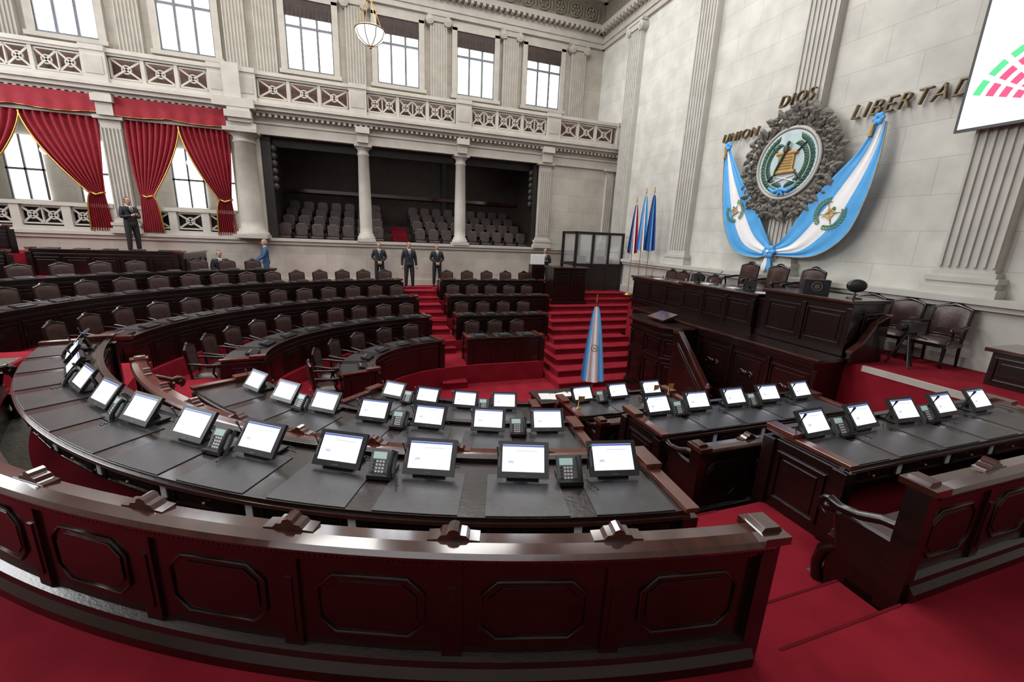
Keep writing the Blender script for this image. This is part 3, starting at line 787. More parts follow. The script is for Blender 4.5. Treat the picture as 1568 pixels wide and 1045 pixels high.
# speaker pulpit: wide canted-corner box with panels
d = MB(); c = (7.72, 9.42)
def cant(sx, sy, ch): return [(c[0] - sx, c[1] - sy + ch), (c[0] - sx + ch, c[1] - sy), (c[0] + sx, c[1] - sy), (c[0] + sx, c[1] + sy), (c[0] - sx + ch, c[1] + sy), (c[0] - sx, c[1] + sy - ch)]
d.prismz(cant(.52, .98, .3), PZ, 1.80, WOOD); d.prismz(cant(.58, 1.04, .32), PZ, .02, WOOD); d.prismz(cant(.60, 1.06, .32), 1.80, 1.88, WOOD); d.prismz(cant(.56, 1.02, .31), 1.58, 1.66, WOOD); d.prismz(cant(.615, 1.075, .325), 1.82, 1.86, WOODR); d.prismz(cant(.56, 1.02, .31), .98, 1.03, WOOD)
for (px, py, nx, ny, ww) in ((-.52, -.34, -1, 0, .58), (-.52, .34, -1, 0, .58), (-.37, -.83, -1, -1, .32), (-.37, .83, -1, 1, .32), (.1, -.98, 0, -1, .6), (.1, .98, 0, 1, .6)):
    for (zc, hh) in ((.5, .8), (1.3, .46)):
        d.M = frameM(c[0] + px, c[1] + py, zc, nx, ny); rectframe(d, ww, hh, WOOD, .04, .03)
d.M = Matrix.Translation((c[0] - .05, c[1], 1.88)); d.box((0, 0, .12), (.5, .7, .05), WOODR, Matrix.Rotation(-.3, 3, 'Y')); d.box((.05, 0, .05), (.3, .5, .1), WOOD)
d.M = Matrix.Identity(4); d.obj('speaker_pulpit', bevel=.008)
d = MB()
for k in range(5):
    d.bb(7.3, 7.86, 8.14 - k * .24, 8.38 - k * .24, PZ, 1.2 - k * .27, WOOD)
    d.bb(7.33, 7.84, 8.14 - k * .24, 8.38 - k * .24, 1.2 - k * .27, 1.21 - k * .27, CARPD)
for xx in (7.28,):
    d.M = Matrix(((0, 1, 0, xx), (1, 0, 0, 0), (0, 0, 1, 0), (0, 0, 0, 1)))
    d.prism([(8.4, 1.78), (8.2, 1.78), (7.1, .72), (7.1, PZ), (8.4, PZ)], -.03, .03, WOOD)
    d.prism([(8.4, 1.86), (8.18, 1.86), (7.04, .78), (7.04, .70), (8.2, 1.78), (8.4, 1.78)], -.06, .06, WOODR)
    d.prism([(8.3, 1.5), (8.2, 1.5), (7.3, .62), (7.3, .1), (8.3, .1)], -.045, -.03, WOOD)
    d.tube([(8.32, -.035, 1.55), (8.18, -.035, 1.55), (7.24, -.035, .66), (7.24, -.035, .04), (8.32, -.035, .04)], .015, WOODR, 5, closed=True)
    d.lathe((7.08, 0, PZ), [(.07, 0), (.07, .9), (.05, .96), (.085, 1.04), (.02, 1.14)], WOODR, 10)
    d.M = Matrix.Identity(4)
d.obj('pulpit_stair', bevel=.006)
d = MB(); d.bb(8.95, 9.62, 5.35, 7.2, 1.85, 2.98, WOOD); d.bb(8.6, 9.7, 5.3, 7.25, 2.98, 3.05, WOOD); d.bb(8.66, 8.95, 5.32, 7.22, 1.96, 2.98, WOOD); facepanels(d, 8.66, 5.35, 7.15, 2.1, 2.9, 2); d.bb(8.58, 8.61, 5.3, 7.25, 2.99, 3.04, WOODR)
d.M = frameM(9.3, 5.32, 2.4, 0, -1); rectframe(d, .6, .8, WOOD, .04, .025); d.M = Matrix.Identity(4)
d.obj('console_desk', bevel=.008)
d = MB(); d.M = frameM(9.0, 6.35, 3.05, -.7, -.7); d.box((0, 0, .15), (.46, .3, .30), BLACK)
d.tube([(0, .151, .16), (0, .16, .16)], .05, BRONZE, 14); d.tube([(.09 * cos(i * pi / 8), .155, .16 + .09 * sin(i * pi / 8)) for i in range(16)], .008, GREYP, 6, closed=True); d.obj('loudspeaker', bevel=.01)
d = MB(); d.M = frameM(9.1, 5.62, 3.05, -.7, -.7); d.lathe((0, 0, 0), [(.13, 0), (.13, .02), (.02, .03), (.02, .15)], BLACK, 14); d.sph((0, 0, .25), (.17, .06, .13), BLACK, 14, 8); d.obj('round_desk_monitor')
for (x, y) in ((9.15, 7.6), (9.15, 8.3), (9.15, 9.2), (9.1, 10.3), (9.1, 11.2), (9.1, 12.0)):
    zt = 2.90 if 7.3 < y < 10 else 2.83
    d = MB(); d.lathe((x, y, zt), [(.07, 0), (.07, .02), (.015, .03), (.012, .05)], BLACK, 10); d.tube([(x, y, zt + .04), (x + .02, y, zt + .2), (x + .1, y, zt + .33), (x + .16, y, zt + .36)], [.008, .007, .007, .016], BLACK, 6); d.obj('gooseneck_microphone')
for (x, y) in ((9.0, 7.95), (9.0, 9.7)):
    d = MB(); d.M = frameM(x, y, 2.90, -1, 0); d.box((0, 0, .15), (.32, .03, .2), BLACK); d.box((0, 0, .01), (.2, .15, .02), BLACK); d.box((0, 0, .05), (.05, .03, .1), BLACK); d.obj('computer_monitor')
for k in range(5):
    d = MB(); x, y = 8.95 + random.uniform(-.1, .1), 7.5 + k * .95; zt = 2.90 if 7.3 < y < 10 else 2.83
    d.box((x, y, zt + .006), (.21, .28, .012), WHITE, Matrix.Rotation(random.uniform(-.5, .5), 3, 'Z')); d.lathe((x + .25, y + .15, zt), [(.03, 0), (.035, .1), (.03, .1), (.028, .02)], GREYP, 10); d.obj('papers_and_glass')
d = MB()
d.M = frameM(9.1, 5.24, 0, 0, -1); d.prism([(-.45, 1.85), (.45, 1.85), (.45, 2.05), (.2, 2.2), (-.1, 2.6), (-.45, 2.75)], -.0, .08, WOOD); d.prism([(-.47, 2.75), (-.47, 2.8), (-.08, 2.65), (.22, 2.25), (.47, 2.1), (.47, 2.05), (.2, 2.2), (-.1, 2.6)], -.02, .1, WOODR)
d.M = Matrix.Identity(4); d.obj('console_side_panel', bevel=.008)
d = MB(); d.bb(9.9, 10.7, 3.1, 3.8, 1.85, 2.42, WOOD); d.bb(9.82, 10.78, 3.02, 3.88, 2.42, 2.49, WOODR)
d.M = frameM(10.3, 3.1, 2.13, 0, -1); rectframe(d, .7, .42, WOOD, .04, .025); d.M = frameM(9.9, 3.45, 2.13, -1, 0); rectframe(d, .6, .42, WOOD, .04, .025); d.M = Matrix.Identity(4)
d.obj('side_clerk_desk', bevel=.008)
d = MB(); d.tube([(9.85, 4.8, 1.85), (9.7, 4.9, 2.5)], .02, BLACK); d.tube([(9.6, 5.1, 1.85), (9.7, 4.9, 2.5)], .02, BLACK); d.tube([(9.55, 4.7, 1.85), (9.7, 4.9, 2.5)], .02, BLACK)
d.box((9.7, 4.9, 2.62), (.34, .18, .2), BLACK); d.tube([(9.53, 4.9, 2.62), (9.4, 4.92, 2.62)], .06, BLACK, 12); d.box((9.7, 4.9, 2.77), (.2, .06, .06), BLACK); d.tube([(9.7, 4.9, 2.5), (9.9, 4.7, 2.4)], .012, BLACK, 6); d.obj('camera_tripod')
for y in (9.25, 8.35, 7.4): inst(CHB, 'presidential_chair', frameM(10.05, y, 2.32, 1, 0))
bx = MB(); bx.bb(9.62, 10.5, 6.9, 9.8, 1.85, 2.32, CARPET); bx.obj('presidential_platform')
for y in (10.45, 11.15, 11.85, 12.42): inst(CHB, 'dais_chair', frameM(10.0, y, 1.85, 1, 0))
for y in (4.85, 5.58, 6.3): inst(CHB, 'wall_armchair', frameM(10.5, y, 1.85, 1, 0))

# ------------------------------------------------------------------ clerk desk on stairs, booth
d = MB(); d.bb(6.95, 8.4, 15.2, 16.0, 1.0, 2.8, WOOD); d.bb(6.88, 8.47, 15.12, 16.08, 2.8, 2.87, WOOD); d.bb(6.9, 8.45, 15.14, 16.06, 1.0, 1.5, WOOD); d.bb(6.86, 8.49, 15.1, 15.13, 2.81, 2.86, WOODR)
for i in range(2):
    d.M = frameM(7.32 + i * .7, 15.2, 2.13, 0, -1); rectframe(d, .6, 1.1, WOOD, .05, .025)
d.M = Matrix.Identity(4); d.obj('clerk_desk', bevel=.008)
d = MB(); d.M = frameM(6.9, 16.9, 0, 0, -1); d.box((0, 0, 2.3), (.6, .4, 1.1), WOOD); d.box((0, .05, 3.06), (.62, .06, .42), WHITE); d.box((0, 0, 2.86), (.1, .1, .06), GREYP); d.obj('lectern_with_screen', bevel=.01)
d = MB()
for x in (8.55, 9.35, 10.15, 10.85):
    for y in (16.6, 17.9): d.bb(x - .05, x + .05, y - .05, y + .05, 1.75, 4.3, WOODD)
for y in (16.6, 17.9):
    for z in (1.85, 2.9, 4.25): d.bb(8.5, 10.9, y - .04, y + .04, z - .05, z + .05, WOODD)
for x in (8.55, 10.85):
    for z in (2.9, 4.25): d.bb(x - .04, x + .04, 16.6, 17.9, z - .05, z + .05, WOODD)
d.bb(8.6, 10.8, 16.58, 16.6, 2.95, 4.2, GLASS); d.bb(8.6, 10.8, 17.9, 17.92, 2.95, 4.2, GLASS); d.bb(8.6, 10.8, 16.57, 16.62, 1.8, 2.85, WOODD)
for q in (-.5, .5): d.box((9.7 + q, 17.3, 3.0), (.42, .2, .5), GREYP)
d.obj('glass_booth')

# ------------------------------------------------------------------ coat of arms on wall
e = MB(); e.M = frameM(XR - .27, 9.2, 6.2, -1, 0) @ Matrix.Scale(-1, 4, (1, 0, 0))
def disc(mb, r, y0, y1, m, n=48, cx=0, cz=0): mb.prism([(cx + r * cos(i * 2 * pi / n), cz + r * sin(i * 2 * pi / n)) for i in range(n)], y0, y1, m)
disc(e, 1.22, -.02, .06, STD); disc(e, .92, .0, .10, STD); disc(e, .84, .1, .12, PALEB)
def leaf(mb, x, z, ang, L, W, m, y=.08, th=.05):
    ca, sa = cos(ang), sin(ang); pts = [(0, -.5), (.28, -.25), (.34, .05), (.2, .3), (0, .5), (-.2, .3), (-.34, .05), (-.28, -.25)]
    vs = [(x + (p[0] * W * ca - p[1] * L * sa), y, z + (p[0] * W * sa + p[1] * L * ca)) for p in pts]
    vs.append((x, y + th, z)); mb.add(vs, [(i, (i + 1) % 8, 8) for i in range(8)], m, False)
for rr, n, L in ((1.38, 52, .30), (1.27, 52, .26), (1.16, 48, .24), (1.04, 44, .2), (1.32, 40, .2)):
    for i in range(n):
        a = i * 2 * pi / n + random.uniform(-.05, .05); r = rr + random.uniform(-.06, .06)
        leaf(e, r * cos(a), r * sin(a), a - pi / 2 + random.uniform(-1.2, 1.2), L * random.uniform(.8, 1.25), L * .8, STD, .06 + random.uniform(0, .08), .09)
for i in range(56):
    a = i * 2 * pi / 56; e.sph((1.22 * cos(a) + random.uniform(-.13, .13), .13, 1.22 * sin(a) + random.uniform(-.13, .13)), (.045, .05, .045), STD, 7, 5)
e.tube([(.9 * cos(i * pi / 24), .1, .9 * sin(i * pi / 24)) for i in range(48)], .045, STW, 8, closed=True)
for sg in (-1, 1):
    for i in range(19):
        a = -pi / 2 + sg * (.2 + i * .135); rr = .64
        for q in (-1, 1): leaf(e, (rr + q * .08) * cos(a), (rr + q * .08) * sin(a), a + (0 if sg > 0 else pi) + q * -.6 * sg, .24, .15, GREEN, .125, .03)
e.box((0, .15, .02), (.46, .05, .42), PARCH)
for zz in (.26, -.22): e.tube([(-.3, .15, zz), (.3, .15, zz)], .05, PARCH, 10)
for i in range(5): e.box((0, .178, .14 - i * .07), (.36, .006, .02), BRONZE)
for sg in (-1, 1):
    e.tube([(-sg * .48, .13, -.42), (sg * .48, .14, .46)], [.035, .018], BLACK, 6)
    e.tube([(-sg * .38, .13, -.5), (0, .14, -.38), (sg * .38, .13, -.3)], .018, WHITE, 6)
e.sph((-.02, .2, .36), (.08, .06, .12), GREEN, 10, 8); e.sph((.04, .22, .50), (.05, .05, .055), GREEN, 10, 8)
e.tube([(-.03, .2, .3), (-.12, .2, .1), (-.24, .2, -.15), (-.3, .2, -.4)], [.03, .035, .028, .008], GREEN, 6)
e.sph((0, .22, .33), (.04, .045, .06), FLR, 8, 6); e.prism([(.08, .50), (.13, .485), (.08, .475)], .2, .23, GOLD)
e.sph((0, .14, -.66), (.12, .05, .05), FLR, 8, 6)
e.tube([(-.4, .15, -.60), (-.2, .17, -.72), (0, .17, -.66), (.2, .17, -.72), (.4, .15, -.60)], [.03, .05, .06, .05, .03], FLB, 8)
e.tube([(0, .17, -.68), (-.08, .17, -.82)], [.05, .03], FLB, 6); e.tube([(0, .17, -.68), (.08, .17, -.82)], [.05, .03], FLB, 6)
e.obj('coat_of_arms_relief')

def lerp_poly(P, t):
    n = len(P) - 1; k = min(int(t * n), n - 1); u = t * n - k
    p0 = P[max(k - 1, 0)]; p1 = P[k]; p2 = P[k + 1]; p3 = P[min(k + 2, n)]
    return tuple(.5 * ((2 * p1[i]) + (-p0[i] + p2[i]) * u + (2 * p0[i] - 5 * p1[i] + 4 * p2[i] - p3[i]) * u * u + (-p0[i] + 3 * p1[i] - 3 * p2[i] + p3[i]) * u ** 3) for i in (0, 1))
def drape(inn, out, c_em, em_s, axis):
    M0 = frameM(XR - .36, 9.2, 0, -1, 0) @ Matrix.Scale(-1, 4, (1, 0, 0))
    mb = MB(); mb.M = M0; P = []
    R, C = 48, 42
    for i in range(R + 1):
        t = i / R; a = lerp_poly(inn, t); b2 = lerp_poly(out, t); row = []
        for j in range(C + 1):
            s = j / C; q = abs(2 * t - 1); amp = .003 + .022 * q ** 2
            row.append((a[0] + (b2[0] - a[0]) * s, .02 + amp * sin(s * 2 * pi * 4 + t * 2) + .01 * sin(t * 5 + s * 7), a[1] + (b2[1] - a[1]) * s))
        P.append(row)
    mb.grid(P, FLB, True, lambda i, j: FLW if C / 3 <= j < 2 * C / 3 else FLB)
    mb.tube([P[i][C] for i in range(R + 1)], .012, PARCH, 5)
    cx, cz = c_em; ye = .045
    mb.M = M0 @ Matrix.Translation((cx, 0, cz)) @ Matrix.Rotation(axis, 4, 'Y')
    for sg in (-1, 1):
        for i in range(11):
            a = -pi / 2 + sg * (.3 + i * .21)
            for q in (-1, 1): leaf(mb, em_s * (1 + q * .1) * cos(a), em_s * (1 + q * .1) * sin(a), a + (0 if sg > 0 else pi) - q * .6 * sg, em_s * .32, em_s * .2, GREENL, ye, .008)
    mb.box((0, ye, 0), (em_s * .6, .008, em_s * .5), PARCL)
    for zz in (-.28, .28): mb.tube([(-em_s * .36, ye, em_s * zz), (em_s * .36, ye, em_s * zz)], em_s * .06, PARCL, 6)
    for sg in (-1, 1): mb.tube([(-sg * em_s * .6, ye, -em_s * .5), (sg * em_s * .6, ye, em_s * .5)], .008, BRONZE, 5)
    mb.sph((0, ye + .006, em_s * .42), (em_s * .12, .01, em_s * .16), GREENL, 8, 6)
    mb.tube([(0, ye + .008, em_s * .35), (-em_s * .25, ye + .008, -em_s * .5)], [.012, .006], GREENL, 5)
    mb.M = M0
    tx, tz = inn[0]
    for q in range(6):
        a = q * 2 * pi / 6; mb.sph((tx + .07 * cos(a), .05, tz + .07 * sin(a)), (.065, .04, .065), FLB, 8, 6)
    mb.tube([(tx - .05, .06, tz), (tx - .1, .06, tz - .35)], [.02, .05], PARCH, 6)
    return mb.obj('draped_national_flag', norm=False)
drape([(-2.12, 7.0), (-1.5, 6.05), (-.9, 5.3), (-.42, 4.6), (-.12, 4.15), (-.02, 3.95)], [(-2.3, 6.98), (-2.12, 5.75), (-1.85, 4.65), (-1.32, 3.85), (-.5, 3.66), (-.02, 3.78)], (-1.48, 5.02), .29, -.5)
drape([(2.1, 6.85), (1.80, 6.22), (1.34, 5.7), (.85, 5.1), (.33, 4.25), (.02, 3.95)], [(2.28, 6.75), (2.3, 6.05), (2.2, 5.15), (1.92, 4.3), (1.2, 3.78), (.02, 3.76)], (1.46, 4.84), .34, .6)
k_ = MB(); k_.M = frameM(XR - .36, 9.2, 0, -1, 0) @ Matrix.Scale(-1, 4, (1, 0, 0))
for q in range(6):
    a = q * pi / 3; k_.sph((.11 * cos(a), .09, 3.85 + .11 * sin(a)), (.10, .05, .08), FLB, 10, 8)
k_.sph((0, .13, 3.85), .05, FLW, 8, 6)
for q in (-.1, .07): k_.prism([(q * .3 - .03, 3.8), (q * .3 + .04, 3.8), (q + .08, 3.35), (q, 3.28), (q - .08, 3.4)], .05, .08, FLB if q > 0 else FLW)
k_.obj('flag_rosette')
def text(body, yc, z, width, name, dx=.1):
    cu = bpy.data.curves.new(name, 'FONT'); cu.body = body; cu.size = 1; cu.extrude = .05; cu.offset = -.012; cu.shear = .3; cu.space_character = 1.2
    o = bpy.data.objects.new(name, cu); scene.collection.objects.link(o); cu.materials.append(BRONZE)
    bpy.context.view_layer.update(); w_ = o.dimensions.x; s = width / w_
    o.matrix_world = Matrix(((0, 0, -1, XR - dx), (-1, 0, 0, yc + width / 2), (0, 1, 0, z), (0, 0, 0, 1))) @ Matrix.Diagonal((s, s * 1.05, 1, 1))
text('UNION', 11.28, 7.2, 1.35, 'inscription_union'); text('DIOS', 9.3, 7.70, 1.0, 'inscription_dios', .36); text('LIBERTAD', 6.85, 7.03, 2.2, 'inscription_libertad')

p = MB(); xs_ = XR - .45
p.bb(xs_ - .02, xs_ + .04, 1.6, 5.65, 6.25, 9.6, BLACK); p.bb(xs_ - .03, xs_ - .02, 1.65, 5.6, 6.3, 9.55, PROJ)
cyy, czz = 4.35, 6.5
for k in range(5):
    r0 = .3 + k * .2
    for q in range(9):
        a = radians(18 + q * 16); a2 = a + radians(12); n = 4
        pin = [(cyy + r0 * cos(a + (a2 - a) * i / n), czz + r0 * sin(a + (a2 - a) * i / n)) for i in range(n + 1)]
        pout = [(cyy + (r0 + .12) * cos(a + (a2 - a) * i / n), czz + (r0 + .12) * sin(a + (a2 - a) * i / n)) for i in range(n + 1)]
        vs = [(xs_ - .034, *q_) for q_ in pin + pout]; p.add(vs, [(i, i + 1, n + 2 + i, n + 1 + i) for i in range(n)], PROJG if (k == 4 and q < 5) else PROJR)
p.obj('projection_screen')

# ------------------------------------------------------------------ standing flags
def pole_flag(name, x, y, z, H, mats_, w_=.45, lean=.0, nx=0, ny=-1, Lf=.6, amp=.05, emb=False):
    mb = MB(); mb.M = frameM(x, y, z, nx, ny)
    mb.lathe((0, 0, 0), [(.17, 0), (.17, .04), (.06, .08), (.03, .12)], GOLD, 14); mb.tube([(0, 0, .05), (lean, 0, H)], .014, GOLD, 8)
    mb.lathe((lean, 0, H - .02), [(.015, 0), (.035, .04), (.012, .08), (.028, .12), (.004, .22)], GOLD, 8)
    P = []; R, C = 20, 36; L = H * Lf
    for i in range(R + 1):
        t = i / R; wd = w_ * (.18 + .82 * t ** .7); row = []
        for j in range(C + 1):
            s = j / C; row.append((lean * (1 - t * .6) + (s - .5) * wd, .05 + amp * sin(s * 2 * pi * 3 + t) * (.4 + t), H - .12 - t * L - .06 * sin(pi * s) * t))
        P.append(row)
    nm = len(mats_); mb.grid(P, mats_[0], True, lambda i, j: mats_[min(nm - 1, int(j / C * nm))])
    if emb:
        zc = H - .12 - L * .55
        for i in range(14):
            a = -pi / 2 + .25 + i * (2 * pi - .5) / 13; leaf(mb, .5 * lean + .085 * cos(a), zc + .085 * sin(a), a, .045, .035, GREENL, .05 + amp + .012, .006)
        mb.box((.5 * lean, .05 + amp + .012, zc), (.06, .006, .05), PARCL)
    return mb.obj(name, norm=False)
pole_flag('national_flag_on_pole', 5.6, 9.3, PZ, 2.68, [FLB, FLW, FLW, FLB], .62, .08, -.5, -1, .74, .012, True)
pole_flag('parliament_flag', 10.6, 14.3, 1.75, 4.1, [FLN, FLB, FLN], .42, .05, -.5, -1, .5)
pole_flag('parliament_flag', 10.55, 14.75, 1.75, 4.1, [FLB, FLW, FLB], .42, .05, -.5, -1, .5)
pole_flag('parliament_flag', 10.5, 15.3, 1.75, 3.8, [FLR, FLW, FLN], .42, .02, -.5, -1, .5)
for (x, y, zz) in ((2.98, 5.3, 1.435), (4.55, 5.55, 1.407), (4.85, 5.55, 1.407)):
    mb = MB(); mb.lathe((x, y, zz), [(.04, 0), (.04, .015), (.008, .02), (.008, .2)], GOLD, 10); mb.prism([(x, zz + .1), (x + .09, zz + .12), (x + .1, zz + .19), (x, zz + .2)], y - .004, y + .004, PARCH); mb.obj('small_gold_table_flag')
d = MB(); d.bb(2.9, 4.1, 6.5, 7.15, .98, 1.03, WOOD)
for x in (2.97, 4.03):
    for y in (6.57, 7.08): d.lathe((x, y, .3), [(.04, 0), (.03, .2), (.045, .6), (.045, .68)], WOOD, 8)
d.bb(2.95, 4.05, 7.05, 7.09, .4, .98, WOOD)
d.obj('stenographer_table', bevel=.006)
d = MB()
for i in range(5): d.box((3.1 + .2 * i, 6.8 + random.uniform(-.1, .1), 1.036 + .002 * i), (.21, .3, .01), WHITE, Matrix.Rotation(random.uniform(-.3, .3), 3, 'Z'))
d.obj('paper_sheets')

# ------------------------------------------------------------------ chandelier
c = MB(); X, Y, Zc = .28, 12.0, 8.5; q = .76
c.tube([(X, Y, ZC), (X, Y, Zc + .8)], .012, GOLD, 6)
for k in range(4):
    a = k * pi / 2 + .4; c.tube([(X, Y, Zc + .85), (X + .43 * q * cos(a), Y + .43 * q * sin(a), Zc + .1)], .008, GOLD, 5)
for k in range(8):
    a = k * pi / 4 + .4
    c.tube([(X + .345 * cos(a), Y + .345 * sin(a), Zc + .08), (X + .29 * cos(a), Y + .29 * sin(a), Zc - .1), (X + .155 * cos(a), Y + .155 * sin(a), Zc - .215), (X, Y, Zc - .26)], .009, BRONZE, 5)
c.lathe((X, Y, Zc), [(.02, -.25), (.15, -.21), (.28, -.10), (.335, .05), (.335, .1), (.3, .12)], LAMP, 24)
c.tube([(X + .345 * cos(i * pi / 12), Y + .345 * sin(i * pi / 12), Zc + .08) for i in range(24)], .014, BRONZE, 8, closed=True)
c.sph((X, Y, Zc - .28), .035, GOLD, 8, 6); c.sph((X, Y, Zc + .84), .05, GOLD, 8, 6); c.obj('chandelier')

# ------------------------------------------------------------------ people
def hand(mb, w_, d_, side):
    w_ = Vector(w_); d_ = Vector(d_).normalized(); up = Vector((0, -1, 0)) if abs(d_.y) < .8 else Vector((0, 0, 1))
    s = d_.cross(up).normalized(); n = s.cross(d_).normalized()
    mb.tube([w_ - d_ * .02, w_ + d_ * .03, w_ + d_ * .09], [.024, .036, .036], SKIN, 10)
    for i, L in enumerate((.065, .078, .072, .055)):
        b0 = w_ + d_ * .085 + s * (-.027 + .018 * i)
        mb.tube([b0, b0 + d_ * L * .5 + n * .006, b0 + d_ * L * .8 + n * .022, b0 + d_ * L * .85 + n * .038], [.0095, .009, .008, .006], SKIN, 7)
    b0 = w_ + d_ * .03 - s * .03 * side
    mb.tube([b0, b0 + d_ * .03 - s * .025 * side, b0 + d_ * .06 - s * .022 * side + n * .01], [.013, .011, .008], SKIN, 7)
def person(name, loc, rz, suit=SUIT, hair=HAIR, pose='clasp', scale=1.0):
    J = dict(pel=(0, 0, .95), sp=(0, 0, 1.12), ch=(0, 0, 1.30), nb=(0, .01, 1.45), nk=(0, .005, 1.53))
    for s, n in ((-1, 'l'), (1, 'r')):
        J['sh' + n] = (s * .19, .01, 1.41); J['hp' + n] = (s * .10, 0, .88); J['kn' + n] = (s * .12, -.01, .49); J['an' + n] = (s * .13, .02, .09)
        if pose == 'clasp': J['el' + n] = (s * .27, .03, 1.15); J['wr' + n] = (s * .06, -.19, 1.0)
        elif pose == 'hang': J['el' + n] = (s * .25, .03, 1.13); J['wr' + n] = (s * .27, -.03, .87)
        elif pose == 'phone': J['el' + n] = (s * .25, 0, 1.14); J['wr' + n] = (s * .08, -.26, 1.2)
        elif pose == 'lean': J['el' + n] = (s * .26, -.08, 1.14); J['wr' + n] = (s * .20, -.33, .98)
        elif pose == 'sit':
            J['el' + n] = (s * .26, -.05, 1.13); J['wr' + n] = (s * .12, -.3, 1.1); J['kn' + n] = (s * .13, -.45, .90); J['an' + n] = (s * .13, -.45, .47)
    order = list(J); idx = {k: i for i, k in enumerate(order)}
    E = [('pel', 'sp'), ('sp', 'ch'), ('ch', 'nb'), ('nb', 'nk')]
    for n in 'lr': E += [('ch', 'sh' + n), ('sh' + n, 'el' + n), ('el' + n, 'wr' + n), ('pel', 'hp' + n), ('hp' + n, 'kn' + n), ('kn' + n, 'an' + n)]
    RD = dict(pel=(.175, .125), sp=(.17, .12), ch=(.195, .13), nb=(.09, .07), nk=(.055, .055), sh=(.085, .085), el=(.062, .062), wr=(.044, .044), hp=(.11, .11), kn=(.08, .08), an=(.064, .064))
    me = bpy.data.meshes.new(name); me.from_pydata([J[k] for k in order], [(idx[a], idx[c_]) for a, c_ in E], [])
    me.materials.append(suit)
    o = bpy.data.objects.new(name, me); scene.collection.objects.link(o)
    md = o.modifiers.new('skin', 'SKIN'); md.use_smooth_shade = True
    for k in order:
        key = k if k in RD else k[:2]; me.skin_vertices[0].data[idx[k]].radius = RD[key]
    me.skin_vertices[0].data[idx['pel']].use_root = True
    sb = o.modifiers.new('sub', 'SUBSURF'); sb.levels = 2; sb.render_levels = 2
    h = MB(); hz = 1.645
    h.tube([(0, .005, 1.47), (0, .0, 1.56)], [.058, .054], SKIN, 12)
    prof = [(-.115, .028, .03, -.045), (-.10, .048, .055, -.025), (-.07, .060, .075, -.008), (-.035, .069, .088, 0), (0, .074, .094, .003), (.035, .076, .097, .006), (.07, .070, .090, .008), (.10, .052, .068, .01), (.118, .02, .03, .01)]
    P = [[(rx * cos(a), yo + ry * sin(a), hz + z) for a in [i * 2 * pi / 20 for i in range(21)]] for z, rx, ry, yo in prof]
    h.grid(P, SKIN)
    h.sph((0, .01, hz + .112), (.03, .035, .012), SKIN, 8, 5)
    h.tube([(0, -.09, hz + .02), (0, -.108, hz - .012), (0, -.112, hz - .028), (0, -.095, hz - .036)], [.007, .011, .015, .01], SKIN, 8)
    for s in (-1, 1):
        h.sph((s * .03, -.082, hz + .008), (.013, .009, .008), SHIRT, 8, 6); h.sph((s * .03, -.090, hz + .008), (.006, .004, .006), HAIR, 6, 5)
        h.tube([(s * .015, -.093, hz + .026), (s * .03, -.096, hz + .031), (s * .047, -.084, hz + .026)], .004, hair, 5)
        h.sph((s * .077, .01, hz - .003), (.010, .02, .032), SKIN, 8, 6)
    h.tube([(-.024, -.083, hz - .062), (0, -.093, hz - .060), (.024, -.083, hz - .062)], [.003, .007, .003], LIP, 6)
    P = []
    for i in range(9):
        t = i / 8; row = []
        for j in range(25):
            a = j * 2 * pi / 24; fr = max(0, -sin(a)); lowz = -.045 + .095 * min(1, fr * 1.6)
            zz = lowz + (.128 - lowz) * t; k = sqrt(max(0, 1 - (zz / .132) ** 2)) if zz > 0 else 1
            row.append((.083 * k * cos(a), .012 + .100 * k * sin(a), hz + zz))
        P.append(row)
    h.grid(P, hair)
    h.add([(-.055, -.098, 1.475), (.055, -.098, 1.475), (.012, -.158, 1.22), (-.012, -.158, 1.22)], [(0, 1, 2, 3)], SHIRT)
    h.add([(-.014, -.114, 1.465), (.014, -.114, 1.465), (.022, -.16, 1.27), (0, -.164, 1.22), (-.022, -.16, 1.27)], [(0, 1, 2, 3, 4)], TIE)
    h.tube([(.06 * cos(a), .0 + .062 * sin(a), 1.50 - .02 * sin(a + pi)) for a in [i * pi / 8 for i in range(16)]], .012, SHIRT, 6, closed=True)
    for s in (-1, 1):
        h.add([(s * .05, -.1, 1.49), (s * .105, -.10, 1.42), (s * .075, -.15, 1.36), (s * .012, -.164, 1.21), (s * .03, -.145, 1.35)], [(0, 1, 2, 3, 4)], suit)
        w_ = Vector(J['wr' + 'lr'[s > 0]]); el = Vector(J['el' + 'lr'[s > 0]]); d_ = (w_ - el).normalized()
        if pose == 'clasp': d_ = Vector((-s * .75, -.2, -.5))
        if pose == 'phone': d_ = Vector((-s * .5, -.5, .3))
        h.tube([w_ - d_ * .0, w_ + d_ * .012], .037, SHIRT, 10); hand(h, w_ + d_ * .01, d_, s)
        an = J['an' + 'lr'[s > 0]]
        h.sph((an[0], an[1] - .07, an[2] - .045), (.048, .135, .045), BLACKS, 12, 8); h.sph((an[0], an[1] + .01, an[2] - .01), (.045, .055, .06), BLACKS, 10, 8)
    h.sph((0, 0, .93), (.19, .14, .13), suit, 18, 10)
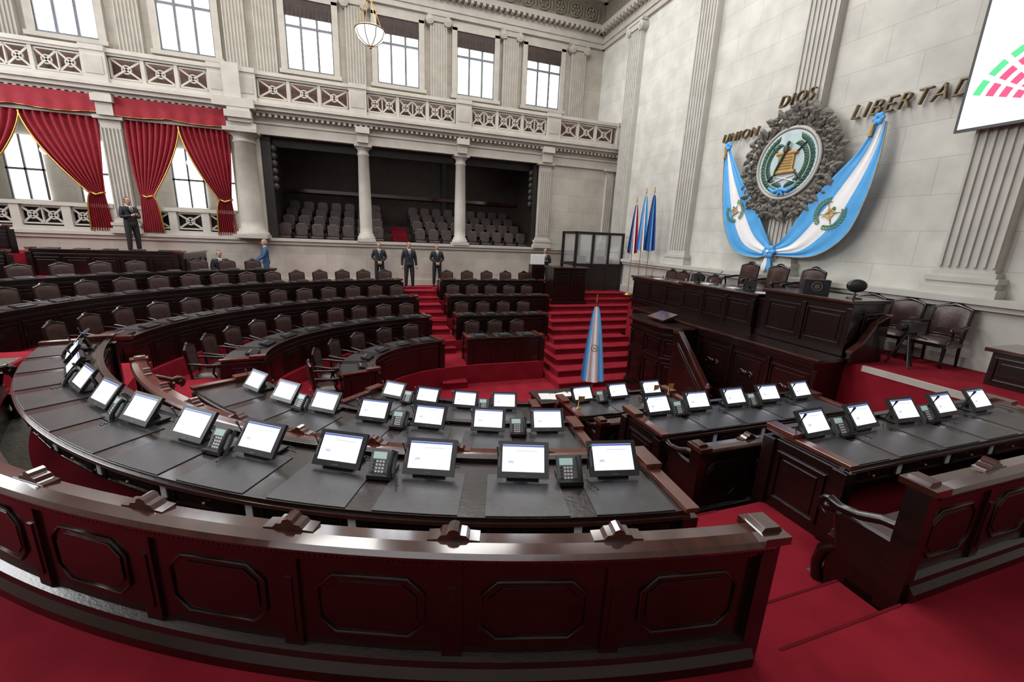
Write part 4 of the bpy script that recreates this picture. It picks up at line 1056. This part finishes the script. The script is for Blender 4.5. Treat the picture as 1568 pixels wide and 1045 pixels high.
    if pose == 'phone': h.box((0, -.33, 1.24), (.08, .015, .15), BLACK)
    h.obj('head_hands_clothes', parent=o, norm=False)
    o.matrix_world = Matrix.Translation(loc) @ Matrix.Rotation(rz, 4, 'Z') @ Matrix.Scale(scale, 4)
    return o
person('standing_man', (.47, 18.05, 1.75), .05, pose='clasp')
person('standing_man', (1.58, 17.3, 1.75), .1, pose='hang', scale=1.04)
person('standing_man', (2.8, 18.05, 1.75), 0, pose='clasp')
person('standing_man', (7.6, 17.7, 1.75), -.3, pose='phone')
person('standing_man', (-7.45, 17.9, 2.85), .9, pose='phone', scale=1.04)
person('man_in_blue_suit', (-3.55, 17.85, 1.75), -1.3, suit=SUITB, hair=HAIRG, pose='lean', scale=.98)
person('seated_man', (-4.95, 17.6, 1.28), .4, hair=HAIR, pose='sit')

# ------------------------------------------------------------------ lights
def area(name, loc, rot, sx, sy, e, col=(1, 1, 1)):
    li = bpy.data.lights.new(name, 'AREA'); li.shape = 'RECTANGLE'; li.size = sx; li.size_y = sy; li.energy = e; li.color = col
    o = bpy.data.objects.new(name, li); scene.collection.objects.link(o); o.location = loc; o.rotation_euler = rot
for x in (-7.5, -2.6, 2.3, 7.2):
    for y in (9.5, 15.8): area('skylight_lamp', (x, y, ZC - .35), (0, 0, 0), 2.6, 2.6, 335, (1, .98, .945))
area('rear_fill_lamp', (-4, -3.6, 10.5), (radians(80), 0, 0), 14, 4, 400, (.94, .96, 1))  # fill light added behind the camera, not a real window
area('left_window_lamp', (-14.5, 11, 10), (0, radians(-80), 0), 5, 12, 1800, (.96, .975, 1))
area('corridor_lamp', (-9, 21, 7.6), (0, 0, 0), 9, 2, 160)
area('gallery_lamp', (2.2, 21, 7.6), (0, 0, 0), 8, 2, 26)
wd = bpy.data.worlds.new('world'); scene.world = wd; wd.use_nodes = True; wd.node_tree.nodes['Background'].inputs[0].default_value = (.8, .88, 1, 1); wd.node_tree.nodes['Background'].inputs[1].default_value = .5
scene.view_settings.view_transform = 'Standard'
print('OBJECTS', len(bpy.data.objects))
